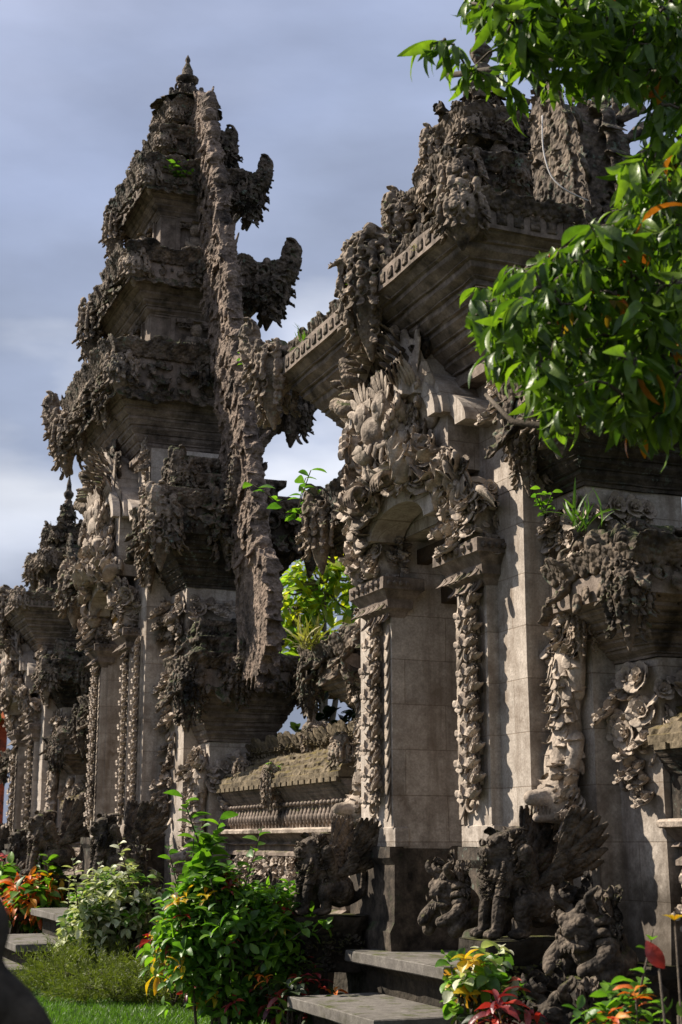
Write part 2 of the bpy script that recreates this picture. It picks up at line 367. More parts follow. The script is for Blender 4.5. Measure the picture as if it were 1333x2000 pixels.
def T_eye():
    mb = MB()
    for q, R0 in enumerate((.5, .34, .2)):
        C = [(R0*1.15*math.cos(a)+.4, R0*.62*math.sin(a), .03+.04*q) for a in np.linspace(.15, 2*PI-.15, 18)]
        V, F = grid_tube(C, [.078-.014*q]*18, 6); mb.add(V, F)
    mb.one(BALL_S, (.4, 0, .08), sc=(.12,.09,.1)); mb.one(PET_R, (.85, 0, .05), (1, 0, .2), (0, 0, 1), .35)
    for s_ in (-1, 1): mb.one(PET_R, (.3, .3*s_, .03), (.7, s_, .1), (0, 0, 1), .32); mb.one(PET, (0, .2*s_, .03), (.3, s_, .1), (0, 0, 1), .3)
    return mb.tpl()
EYE = T_eye()
def T_tear():
    mb = MB(); mb.one(BALL, (.3, 0, .12), sc=(.42, .24, .22)); mb.one(BALL_S, (.62, 0, .22), sc=.16); mb.one(BALL_S, (-.02, 0, .12), sc=.2)
    return mb.tpl()
TEAR = T_tear()
ACAN = T_acanthus(0); ACAN2 = T_acanthus(1, 4)
FLOWER = T_flower(1); FLOWER2 = T_flower(2)
def T_fan(seed=0, k=7, spread=1.1, L=1.0):
    """acanthus leaf: petals fanned about +x, plus curled tip ball"""
    r = np.random.default_rng(seed); mb = MB()
    for i in range(k):
        a = spread*(2*i/(k-1)-1); l = L*(1-.38*abs(a)/spread)
        mb.one(PET_R if i % 2 == 0 else PET, (0, 0, .03*(k-abs(i-k//2))/k), (math.cos(a), math.sin(a), 0.1), (0, 0, 1), np.array([1, 1.4, 1.2])*l*r.uniform(.9, 1.05))
    mb.one(PET_R, (0, 0, .1), (1, 0, .15), (0, 0, 1), L*.7)
    return mb.tpl()
FAN = T_fan(3); FAN2 = T_fan(4, 5, .8)
def jit(V, s): return V + rng.normal(0, s, V.shape)

def encrust(mb, O, U, Vv, w, h, size, nrm, kind='leaf', down=True, r=rng, push=.3, dens=1.0):
    """fill the rectangle O + a*U (0..w) + b*Vv (0..h) with overlapping carved leaves, scrolls, flowers"""
    O = np.asarray(O, float); U = np.asarray(U, float); Vv = np.asarray(Vv, float); nrm = np.asarray(nrm, float)
    nx = max(1, int(w/(size*.62)*dens)); ny = max(1, int(h/(size*.55)*dens))
    a = (np.arange(nx)+.5)/nx; b = (np.arange(ny)+.5)/ny
    A, B = np.meshgrid(a, b); A = A + (np.arange(ny)[:, None] % 2)*.5/nx - .25/nx
    A = (A + r.normal(0, .16/nx, A.shape)).ravel(); B = (B + r.normal(0, .14/ny, B.shape)).ravel()
    k = len(A); P = O + np.clip(A, .02, .98)[:, None]*U*w + np.clip(B, .02, .98)[:, None]*Vv*h + nrm*r.uniform(-.1, .25, (k, 1))*size*push
    dd = (-Vv if down else Vv)
    D = dd + nrm*r.uniform(.15, .6, (k, 1)) + U*r.normal(0, .38, (k, 1))
    NN = nrm - dd*.3 + r.normal(0, .15, (k, 3))
    S = size*r.uniform(.75, 1.35, k)
    R_ = rots(D, NN)
    c = r.random(k)
    if kind == 'leaf': bins = [(ACAN, .0, .28, 1.0), (ACAN2, .28, .42, .95), (TEAR, .42, .62, .55), (VOL, .62, .86, .62), (FLOWER, .86, 1.01, .6)]
    elif kind == 'flower': bins = [(ACAN, 0, .2, 1.1), (PET_W, .2, .36, .62), (PET_R, .36, .5, .6), (FLOWER, .5, .78, .8), (FLOWER2, .78, 1.01, .7)]
    elif kind == 'scroll': bins = [(SCROLL, 0, .3, .6), (ACAN, .3, .6, 1.1), (PET_R, .6, .75, .8), (PET, .75, .88, .8), (BALL_S, .88, 1.01, .25)]
    elif kind == 'rough': bins = [(ACAN, .0, .2, 1.0), (TEAR, .2, .5, .6), (VOL, .5, .72, .6), (BALL_S, .72, .88, .3), (PET_R, .88, 1.01, .6)]
    for T, lo, hi, f in bins:
        q = (c >= lo) & (c < hi)
        if T is FLOWER or T is FLOWER2 or T is VOL:
            mb.many(T, rots(D[q]*0+U+r.normal(0,.3,(q.sum(),3)), (NN[q])), P[q]+nrm*size*.1, S[q]*f)
        elif T is SCROLL:
            mb.many(T, rots(np.cross(NN[q], D[q])*0+D[q], NN[q]*r.choice([-1., 1.], (q.sum(), 1))), P[q], S[q]*f)
        else: mb.many(T, R_[q], P[q], S[q]*f)
    return mb

def prism(mb, x0, x1, y0, y1, prof, rough=0.0, seg=.12, cap=True, k=(1,1,1,1)):
    """rectangular rings (z, outset) joined into moulded courses, edges slightly worn"""
    nx = max(1, int((x1-x0)/seg)); ny = max(1, int((y1-y0)/seg)); rings = []
    for z, o in prof:
        a0, a1, b0, b1 = x0-o*k[0], x1+o*k[1], y0-o*k[2], y1+o*k[3]
        pts = [(a0+(a1-a0)*i/nx, b0) for i in range(nx)] + [(a1, b0+(b1-b0)*i/ny) for i in range(ny)] + \
              [(a1-(a1-a0)*i/nx, b1) for i in range(nx)] + [(a0, b1-(b1-b0)*i/ny) for i in range(ny)]
        Pn = np.array([(p[0], p[1], z) for p in pts])
        if rough: Pn = Pn + rng.normal(0, rough, Pn.shape)
        rings.append(Pn)
    n = len(rings[0])
    F = [(j*n+i, j*n+(i+1) % n, (j+1)*n+(i+1) % n, (j+1)*n+i) for j in range(len(rings)-1) for i in range(n)]
    mb.add(np.concatenate(rings), F)
    if cap:
        for (z, o), dn in ((prof[0], 1), (prof[-1], 0)):
            a0, a1, b0, b1 = x0-o*k[0], x1+o*k[1], y0-o*k[2], y1+o*k[3]
            V = [(a0,b0,z),(a1,b0,z),(a1,b1,z),(a0,b1,z)]
            mb.add(V, [(3,2,1,0) if dn else (0,1,2,3)])
    return mb
def blocks(z0, z1, st=.3):
    n = max(1, int((z1-z0)/st)); return [(z0+(z1-z0)*i/n, 0) for i in range(n+1)]
def flare(z0, z1, o0, o1, n, sharp=.62):
    """stepped cornice profile rising from outset o0 to o1"""
    pr = []
    for i in range(n):
        za = z0+(z1-z0)*i/n; zb = z0+(z1-z0)*(i+1)/n; oa = o0+(o1-o0)*(i/n)**1.05; ob = o0+(o1-o0)*((i+1)/n)**1.05
        h = zb-za
        pr += [(za, oa), (za+h*.35, oa+.0*ob), (za+h*.42, oa+(ob-oa)*.35), (za+h*.55, oa+(ob-oa)*.32), (za+h*.93, oa+(ob-oa)*.9)]
    pr.append((z1, o1)); return pr

def erode(mb, vox, smooth=1, name='carving'):
    """fuse overlapping carved pieces into one weathered skin"""
    me = mb.mesh(name); o = bpy.data.objects.new('tmp', me); COL.objects.link(o)
    a = o.modifiers.new('r', 'REMESH'); a.mode = 'VOXEL'; a.voxel_size = vox
    if smooth: b_ = o.modifiers.new('s', 'SMOOTH'); b_.iterations = smooth; b_.factor = .5
    bpy.context.view_layer.update(); dg = bpy.context.evaluated_depsgraph_get()
    out_ = bpy.data.meshes.new_from_object(o.evaluated_get(dg)); out_.name = name
    bpy.data.objects.remove(o); bpy.data.meshes.remove(me)
    out_.polygons.foreach_set('use_smooth', np.ones(len(out_.polygons), bool))
    return out_
def build_eroded(mb, name, mat, parent, vox, smooth=1, label=None):
    me = erode(mb, vox, smooth, name); me.materials.append(M[mat])
    o = bpy.data.objects.new(name, me); COL.objects.link(o); o.parent = parent
    if label: o['label'] = label
    return o
# corner ornament ("karang"): local +x outward, z up, origin on the cornice corner
def T_vol():
    V, F = SCROLL; V = V.copy(); V[:, 2] -= .5; W_ = np.stack([V[:, 0], -V[:, 2], V[:, 1]*.8], 1)
    mb = MB().add(W_, F); mb.one(BALL_S, (0, 0, .12), sc=.17)
    return mb.tpl()
VOL = T_vol()
def make_karang(seed, horn=0.6, drop=.9):
    r = np.random.default_rng(seed); mb = MB()
    mb.one(BALL_L, (-.05, 0, 0.04), sc=(.30, .32, .34))
    V, F = grid_tube([(-.05,0,.2),(.0,0,-.1),(.0,0,-.3*drop),(0,0,-.62*drop),(-.03,0,-.88*drop)], [.25,.25,.19,.11,.02], 10); mb.add(V, F)
    ns = 13                                   # hanging strands of buds, volutes and small leaves
    for i in range(ns):
        a = (i/(ns-1)*2-1)*2.35+r.normal(0, .05); L = drop*r.uniform(.55, 1.0)*(1-.18*abs(a)/2.3); z = .30+r.normal(0, .04); k = 0
        ca, sa = math.cos(a), math.sin(a); nn = (ca, sa, .15)
        while z > .26-L:
            t_ = (.30-z)/(.30+drop); rad = (.31+.06*math.sin(3*t_))*(1-.72*max(0, t_-.30)/.70); p = (ca*rad-.05, sa*rad, z); q = r.integers(5); sz = 1-.3*t_
            if k == 0 or q == 0: mb.one(VOL, p, (-sa, ca, 0), nn, .16*sz); st = .13
            elif q == 1: mb.one(FLOWER, p, (-sa, ca, 0), nn, .15*sz); st = .12
            elif q == 2: mb.one(ACAN, p, (ca*.35, sa*.35, -1), nn, .24*sz); mb.one(BALL, p, sc=.05*sz); st = .11
            else:
                mb.one(BALL, (p[0]+ca*.02, p[1]+sa*.02, z-.03), sc=np.array([.052, .052, .085])*sz*r.uniform(.85, 1.2)); mb.one(BALL, (p[0]+ca*.045, p[1]+sa*.045, z-.07), sc=.035*sz); st = .115
            z -= st*sz*r.uniform(.85, 1.1); k += 1
        mb.one(PET, (ca*rad*.95-.05, sa*rad*.95, z+.05), (ca*.25, sa*.25, -1), nn, .17)
    for s in (-1, 1):                        # brow, eyes and volutes of the face
        mb.one(BALL, (.25, .11*s, .16), sc=.062); mb.one(VOL, (.20, .2*s, .27), (0, 1, 0), (1, .4*s, .2), .2); mb.one(VOL, (.05, .33*s, .2), (-s, 0, 0), (.2, s, .1), .24)
        mb.one(BALL, (.1, .28*s, .4), sc=(.08,.07,.10)); mb.one(VOL, (-.15, .33*s, .3), (-s, 0, 0), (-.2, s, .1), .22)
    for s in (-1, 0, 1): mb.one(PET_R, (.26, .07*s, .02), (1, .15*s, .1), (0, 0, 1), .16)
    for i in range(16):
        a = r.uniform(0, 2*PI); rr = r.uniform(.05, .28); mb.one([BALL, VOL, FLOWER][i % 3], (rr*math.cos(a)-.05, rr*math.sin(a), .40-.25*rr), (1, .3, 0), (math.cos(a)*.7, math.sin(a)*.7, 1), [.07, .17, .16][i % 3])
    L = 7                                    # crest reaching outwards and curling up
    for i in range(L):
        t_ = i/(L-1); p = np.array([-.08+horn*(1.0*t_**.8-.18*t_**5), 0, .26+horn*(-.05*t_+.70*t_**3.2)]); th = (.225-.055*t_)*(1+.3*horn)
        mb.one(BALL, p, sc=(th, th*.8, th))
        for s in (-1, 1):
            mb.one(VOL, p+np.array([0, .72*th*s, .02]), (-s, 0, .3), (.1, s, 0), .24*(1-.35*t_))
            mb.one(BALL, p+np.array([.06, .55*th*s, -.75*th]), sc=(.05, .045, .08)); mb.one(BALL, p+np.array([-.05, .45*th*s, .75*th]), sc=.06*(1-.2*t_))
            mb.one(ACAN2, p+np.array([0, .3*th*s, -.3*th]), (.3, .35*s, -1+.8*t_), (.5, .7*s, .2), .26*(1-.4*t_))
        mb.one(PET_R, p+np.array([0, 0, .4*th]), (-.3+.6*t_, 0, .9), (-1, 0, .2), .22*(1-.3*t_))
        mb.one(VOL, p+np.array([.2*th, 0, .7*th]), (1, 0, 0), (0, .2, 1), .17)
    for s in (-1, 1): mb.one(VOL, p+np.array([0, .10*s, .06]), (-s, 0, .3), (.1, s, 0), .30)
    mb.one(BALL, p+np.array([0, 0, .05]), sc=(.15,.11,.15))
    return mb.tpl()
KAR = [make_karang(11, .62), make_karang(12, .32), make_karang(13, .62), make_karang(14, .12, 1.25), make_karang(15, .15, .5)]
KARM = {}; KARB = {}
def karang_mesh(i, mat):
    if (i, mat) not in KARM:
        V, F = KAR[i]
        if i not in KARB: KARB[i] = erode(MB().add(V, F), .013, 3, 'corner_ornament')
        me = KARB[i].copy(); me.materials.append(M[mat]); KARM[(i, mat)] = me
    return KARM[(i, mat)]
def corner(parent, i, mat, x, y, z, ang, sc, name='corner_ornament'):
    return inst(karang_mesh(i, mat), name, parent, (x, y, z), ang + random.uniform(-.08, .08), (sc*random.uniform(.92, 1.08), sc*random.uniform(.92, 1.08), sc*random.uniform(.94, 1.08)))

# antefix row: little upright palmettes along an edge
def fringe(mb, p0, p1, out, h, pitch, up=True, T=None, lean=.25, r=rng, hv=.25):
    p0 = np.array(p0, float); p1 = np.array(p1, float); L = np.linalg.norm(p1-p0); k = max(1, int(L/pitch)); u = (p1-p0)/L
    t_ = (np.arange(k)+.5)/k; P = p0+np.outer(t_*L, u); o = np.array(out, float)
    z = np.array([0, 0, 1.0 if up else -1.0])
    D = np.tile(z, (k, 1)) + o*(lean + r.normal(0, .1, (k, 1))) + u*r.normal(0, .12, (k, 1))
    mb.many(T or PET_W, rots(D, np.tile(o, (k, 1))+r.normal(0, .1, (k, 3))), P, h*r.uniform(1-hv, 1+hv, k))
def ledge_ornaments(mb, x0, x1, y0, y1, z, h, pitch, up=True, T=None):
    fringe(mb, (x0, y0, z), (x0, y1, z), (-1, 0, 0), h, pitch, up, T)
    fringe(mb, (x0, y0, z), (x1, y0, z), (0, -1, 0), h, pitch, up, T)
    fringe(mb, (x0, y1, z), (x1, y1, z), (0, 1, 0), h, pitch, up, T)
def belt(mb, x0, x1, y0, y1, z0, z1, size, kind='leaf', back=False, dens=1.0, down=True):
    encrust(mb, (x0, y0, z0), (0,1,0), (0,0,1), y1-y0, z1-z0, size, (-1,0,0), kind, down, dens=dens)
    encrust(mb, (x0, y0, z0), (1,0,0), (0,0,1), x1-x0, z1-z0, size, (0,-1,0), kind, down, dens=dens)
    encrust(mb, (x0, y1, z0), (1,0,0), (0,0,1), x1-x0, z1-z0, size, (0,1,0), kind, down, dens=dens)
    if back: encrust(mb, (x1, y0, z0), (0,1,0), (0,0,1), y1-y0, z1-z0, size, (1,0,0), kind, down, dens=dens)

# ------------------------------------------------------------------ sculpture (bodies fused by a voxel remesh)
def tube(mb, pts, rad, n=8): 
    pts = np.array(pts, float); m_ = max(len(pts)*3, 6); ts = np.linspace(0, len(pts)-1, m_)
    C = np.stack([np.interp(ts, range(len(pts)), pts[:, i]) for i in range(3)], 1); R_ = np.interp(ts, range(len(pts)), rad)
    for it in range(2): C[1:-1] = (C[:-2]+C[1:-1]*2+C[2:])/4
    V, F = grid_tube(C, R_, n); mb.add(V, F); mb.one(BALL, C[0], sc=float(R_[0])*.99); mb.one(BALL, C[-1], sc=float(R_[-1])*.99)
def fuse(o, vox=.012, smooth=4):
    a = o.modifiers.new('fuse', 'REMESH'); a.mode = 'VOXEL'; a.voxel_size = vox; a.use_smooth_shade = True
    b_ = o.modifiers.new('soften', 'SMOOTH'); b_.iterations = smooth; b_.factor = .5
    return o
def B(mb, x, y, z, a, b_=None, c=None, d=(1,0,0), n=(0,0,1)):
    mb.one(BALL_L, (x, y, z), d, n, (a, b_ or a, c or a))

# monster mask over the doorway; local +x outward
def kala_parts():
    r = np.random.default_rng(5)
    f = MB()
    B(f, .03, 0, .1, .24, .30, .30); B(f, .12, 0, -.14, .22, .20, .14)
    B(f, .30, 0, .0, .12, .13, .10)                       # nose
    for s in (-1, 1):
        B(f, .31, .09*s, -.02, .065, .06, .055)           # nostril
        B(f, .29, .17*s, .12, .11, .115, .12)             # eye ball
        B(f, .15, .30*s, -.08, .12, .12, .14)             # cheek
        tube(f, [(.20,.06*s,.22),(.30,.14*s,.27),(.26,.27*s,.24),(.12,.36*s,.14)], [.03,.042,.036,.02])
        tube(f, [(.32,.05*s,-.12),(.32,.16*s,-.14),(.22,.27*s,-.11)], [.02,.024,.02])
        tube(f, [(.34,.04*s,-.30),(.32,.18*s,-.30),(.2,.30*s,-.24),(.1,.36*s,-.14)], [.034,.034,.03,.025])
    B(f, .22, 0, -.31, .13, .15, .04)
    d = MB()
    for s in (-1, 1):                                     # fangs and teeth
        for k in range(4):
            y = (.03+.065*k)*s; L = .10 if k != 2 else .17
            tube(d, [(.35-.03*k, y, -.12), (.38-.03*k, y, -.12-L*.6), (.37-.03*k, y*1.05, -.12-L)], [.026, .02, .004], 6)
            tube(d, [(.35-.03*k, y, -.30), (.38-.03*k, y*1.05, -.25), (.36-.03*k, y*1.1, -.20)], [.022, .016, .004], 6)
        d.one(BALL, (.385, .175*s, .12), sc=(.035,.042,.042))
        C = [(.345, .17*s+.088*math.cos(a), .125+.088*math.sin(a)) for a in np.linspace(0, 2*PI, 15)]; V, F = grid_tube(C, [.020]*15, 6); d.add(V, F)
        for k in range(7):                                # eyelid rays
            a = PI*(.1+.8*k/6); d.one(PET_F, (.31, .17*s+.10*math.cos(a), .13+.10*math.sin(a)), (.25, math.cos(a), math.sin(a)), (1, 0, 0), .15)
    d.one(PET_R, (.30, 0, -.2), (1, 0, -.5), (0, 0, 1), (.26, .3, .2))  # tongue
    w = MB()
    for s in (-1, 1):
        for k in range(5): w.one(BLADE, (.10-.015*k, (.36+.045*k)*s, .0-.02*k), (.10, s*(.06+.10*k), 1), (1, .5*s, 0), (.60-.06*k, .95, .9))
    for s in (-1, 1):                                     # long feather blades sweeping up behind the ears
        for k in range(6):
            a = .35+.17*k
            w.one(BLADE, (.12-.02*k, (.28+.035*k)*s, .02+.03*k), (.12, s*math.cos(a+.35), math.sin(a+.35)*1.3), (1, .25*s, 0), (.62-.03*k, .55, .5))
            w.one(PET, (.16, (.22+.05*k)*s, .20-.02*k), (.3, s*math.cos(a)*1.1, math.sin(a)), (1, .2*s, 0), .34)
        for k in range(5):
            w.one(PET_R, (.15, (.30+.03*k)*s, -.05-.07*k), (.4, s*1.0, .1-.25*k), (1, .3*s, 0), .27)
        w.one(SCROLL, (.24, .27*s, -.16), (1, .3*s, .3), (0, s, 0), .2)
        for q in range(3): w.one(ACAN, (.22-.03*q, .26*s+.04*s*q, -.16+.075*q), (.35, s, .5-.1*q), (1, 0, .3), .26)
        for k in range(9):                                # mane studs
            w.one(BALL_S, (.14, (.33+.02*k)*s, .30-.06*k), sc=.035)
    for i in range(80):                                  # foliage framing the mask
        a = r.uniform(1.15, 2.6)*r.choice([-1, 1]); rr = r.uniform(.34, .56); w.one([ACAN, ACAN2, FLOWER, ACAN][r.integers(4)], (r.uniform(-.05, .16), rr*math.sin(a), rr*math.cos(a)*.95), (r.uniform(.2,.9), math.sin(a), math.cos(a)-.3), (1, 0, .2), r.uniform(.12, .22))
    hs = []
    for s in (-1, 1):                                     # claws
        h = MB(); hs.append(h)
        B(h, .30, .27*s, -.37, .06, .075, .045)
        tube(h, [(.02,.38*s,-.22),(.16,.36*s,-.30),(.26,.29*s,-.36)], [.05,.05,.042])
        for k in range(4):
            y = (.20+.045*k)*s; tube(h, [(.32,y,-.35),(.40,y*.99,-.35),(.44,y*.98,-.40),(.43,y*.97,-.47)], [.024,.024,.020,.005], 6)
        tube(h, [(.28,.19*s,-.38),(.33,.15*s,-.40),(.37,.145*s,-.44)], [.024,.02,.005], 6)
    cr_ = MB()
    for j in range(5):                                    # flame crown
        for i in range(15-j):
            a = (i/(14-j)*2-1)*1.0; rad = .44+.05*j
            cr_.one([PET, PET_F, PET_R][r.integers(3)], (.16-.03*j, rad*math.sin(a), .06+rad*math.cos(a)), (.75+.1*j, math.sin(a)*.8, math.cos(a)*.9-.35), (-.3, math.sin(a)*.3, 1), r.uniform(.14, .24))
    for i in range(9):
        a = (i/8*2-1)*1.0; cr_.one(BALL, (.24, .30*math.sin(a), .06+.31*math.cos(a)), sc=(.05,.05,.055))
    return f, d, w, hs[0], hs[1], cr_
KALA = None
def kala(parent, x, z, sc):
    """parts share one set of meshes between the gates"""
    global KALA
    if KALA is None:
        f, d, w, h, h2, cr_ = kala_parts()
        KALA = []
        for mb, nm, mt in ((f, 'monster_head', 'relief'), (d, 'teeth', 'relief'), (w, 'feather_mane', 'relief'), (h, 'claw', 'carved'), (h2, 'claw', 'carved'), (cr_, 'flame_crown', 'weathered')):
            me = mb.mesh(nm); me.materials.append(M[mt]); KALA.append((me, nm))
    root = inst(KALA[0][0], 'monster_head', parent, (x, 0, z), PI, (sc*(.70 if sc < 1.1 else .50), sc*.86, sc)); fuse(root, .014, 3); root['label'] = 'pale bulging-eyed monster mask with fangs over the doorway'
    for me, nm in KALA[1:]:
        o = bpy.data.objects.new(nm, me); COL.objects.link(o); o.parent = root
        if nm == 'claw': fuse(o, .012, 2)
    return root

# animal carved head-down on a pier; local +x outward, origin at its top
def bear_relief():
    b_ = MB()
    tube(b_, [(.02,0,-.12),(.05,0,-.3),(.05,0,-.5),(.08,0,-.72),(.11,0,-.92)], [.09,.115,.075,.105,.085], 12)
    for s in (-1, 1):
        tube(b_, [(.03,.09*s,-.14),(.07,.13*s,-.28),(.05,.11*s,-.40)], [.05,.055,.04])
        tube(b_, [(.06,.08*s,-.66),(.11,.13*s,-.76),(.13,.10*s,-.9),(.12,.13*s,-1.0)], [.055,.05,.04,.045])
        B(b_, .14, .085*s, -1.02, .03, .035, .045)
    B(b_, .13, 0, -1.0, .12, .11, .12)
    tube(b_, [(.13,0,-1.02),(.25,0,-1.00),(.33,0,-1.0)], [.085,.06,.045]); tube(b_, [(.13,0,-1.09),(.22,0,-1.10),(.29,0,-1.11)], [.06,.04,.03])
    m_ = MB()
    r = np.random.default_rng(9)
    for i in range(150):
        a = r.uniform(-1.7, 1.7); z = r.uniform(-.86, -.16); rr = .108
        m_.one([PET_F, PET, PET_R][i % 3], (.06+.095*math.cos(a)*.9, rr*math.sin(a), z), (.12*math.cos(a), .15*math.sin(a), -1), (math.cos(a), math.sin(a), .1), r.uniform(.05, .10))
    for i in range(60):
        a = r.uniform(-1.9, 1.9); z = r.uniform(-1.22, -.84); rr = .13
        m_.one(PET_R if i % 2 else PET, (.10+.06*math.cos(a), rr*math.sin(a), z), (.4*math.cos(a), math.sin(a), -.8), (1, 0, .3), r.uniform(.08, .14))
    t_ = MB()
    for i in range(26): t_.one([FLOWER, PET_W, FAN, PET_R][i % 4], (r.uniform(.02, .1), r.uniform(-.13, .13), r.uniform(-.16, .04)), (r.normal(0,.3), r.normal(0, .6), -1), (1, 0, 0), r.uniform(.08, .15))
    e = MB()
    for k in range(6): 
        for s in (-1, 1): e.one(PET_F, (.20+.022*k, .035*s, -1.045), (0, 0, -1), (1, 0, 0), .05)
    for s in (-1, 1): e.one(BALL, (.2, .06*s, -.96), sc=.022); e.one(PET_R, (.12, .08*s, -.92), (-.2, .5*s, 1), (1, 0, 0), .10)
    return b_, m_, t_, e
BEAR = None
def bear(parent, x, y, z, sc=1.0):
    global BEAR
    if BEAR is None:
        BEAR = []
        for mb, nm, mt in zip(bear_relief(), ('hanging_beast', 'mane', 'flower_tuft', 'face_detail'), ('relief', 'relief', 'relief', 'carved')):
            me = mb.mesh(nm); me.materials.append(M[mt]); BEAR.append((me, nm))
    root = inst(BEAR[0][0], 'hanging_beast', parent, (x, y, z), PI, sc); fuse(root, .010, 2)
    root['label'] = 'beast carved head downward on the wall with open jaws'
    for me, nm in BEAR[1:]:
        o = bpy.data.objects.new(nm, me); COL.objects.link(o); o.parent = root

# ------------------------------------------------------------------ gate builder (local frame: x=0 door face, -x outward, y along the wall, z up)
def arch_strip(mb, ry, rz, cz, x0, x1, th, a0=-1.0, a1=1.0, n=26):
    V = []; 
    for i in range(n+1):
        a = (a0+(a1-a0)*i/n)*PI/2; sn, cs = math.sin(a), math.cos(a)
        for x, q in ((x0, 0), (x1, 0), (x1, th), (x0, th)): V.append((x, (ry-q)*sn, cz+(rz-q)*cs))
    F = [(i*4+k, i*4+(k+1) % 4, (i+1)*4+(k+1) % 4, (i+1)*4+k) for i in range(n) for k in range(4)]
    F += [(0,1,2,3), (n*4+3, n*4+2, n*4+1, n*4)]
    mb.add(V, F)
def vine(mb, x, y, z0, z1, w, size, edge, r=rng):
    """running scroll carved on a narrow vertical strip facing -x; edge=+1/-1 the side of the leaf border"""
    z = z1; k = 0
    while z > z0+size*.4:
        s = 1 if k % 2 else -1; q = size*r.uniform(.9, 1.12); yy = y - edge*w*.10 + s*w*.07
        mb.one(SCROLL, (x-.006, yy, z-q*.3), (0, s*.6, 1), (-.15, 1, 0), (q*.62, q*.3, q*.62))
        mb.one(ACAN, (x-.008, yy-s*w*.05, z+q*.22), (-.42, s*.75, -.8), (-1, 0, -.1), (q*.8, q*.95, q*.42))
        mb.one(ACAN2, (x-.006, yy, z), (-.35, -s*.9, -.35), (-1, 0, 0), (q*.55, q*.6, q*.3))
        mb.one(PET_R, (x-.02, yy-edge*w*.16, z-q*.05), (-.6, -edge*.6, -.9), (-1, 0, .2), (q*.6, q*.6, q*.35))
        mb.one(BALL, (x-.035, yy+s*.012, z-q*.06), sc=q*.14)
        mb.one(PET_F, (x-.004, y+edge*w*.33, z), (-.08, edge*.12, -1), (-1, 0, 0), size*.95)
        z -= size*.46; k += 1
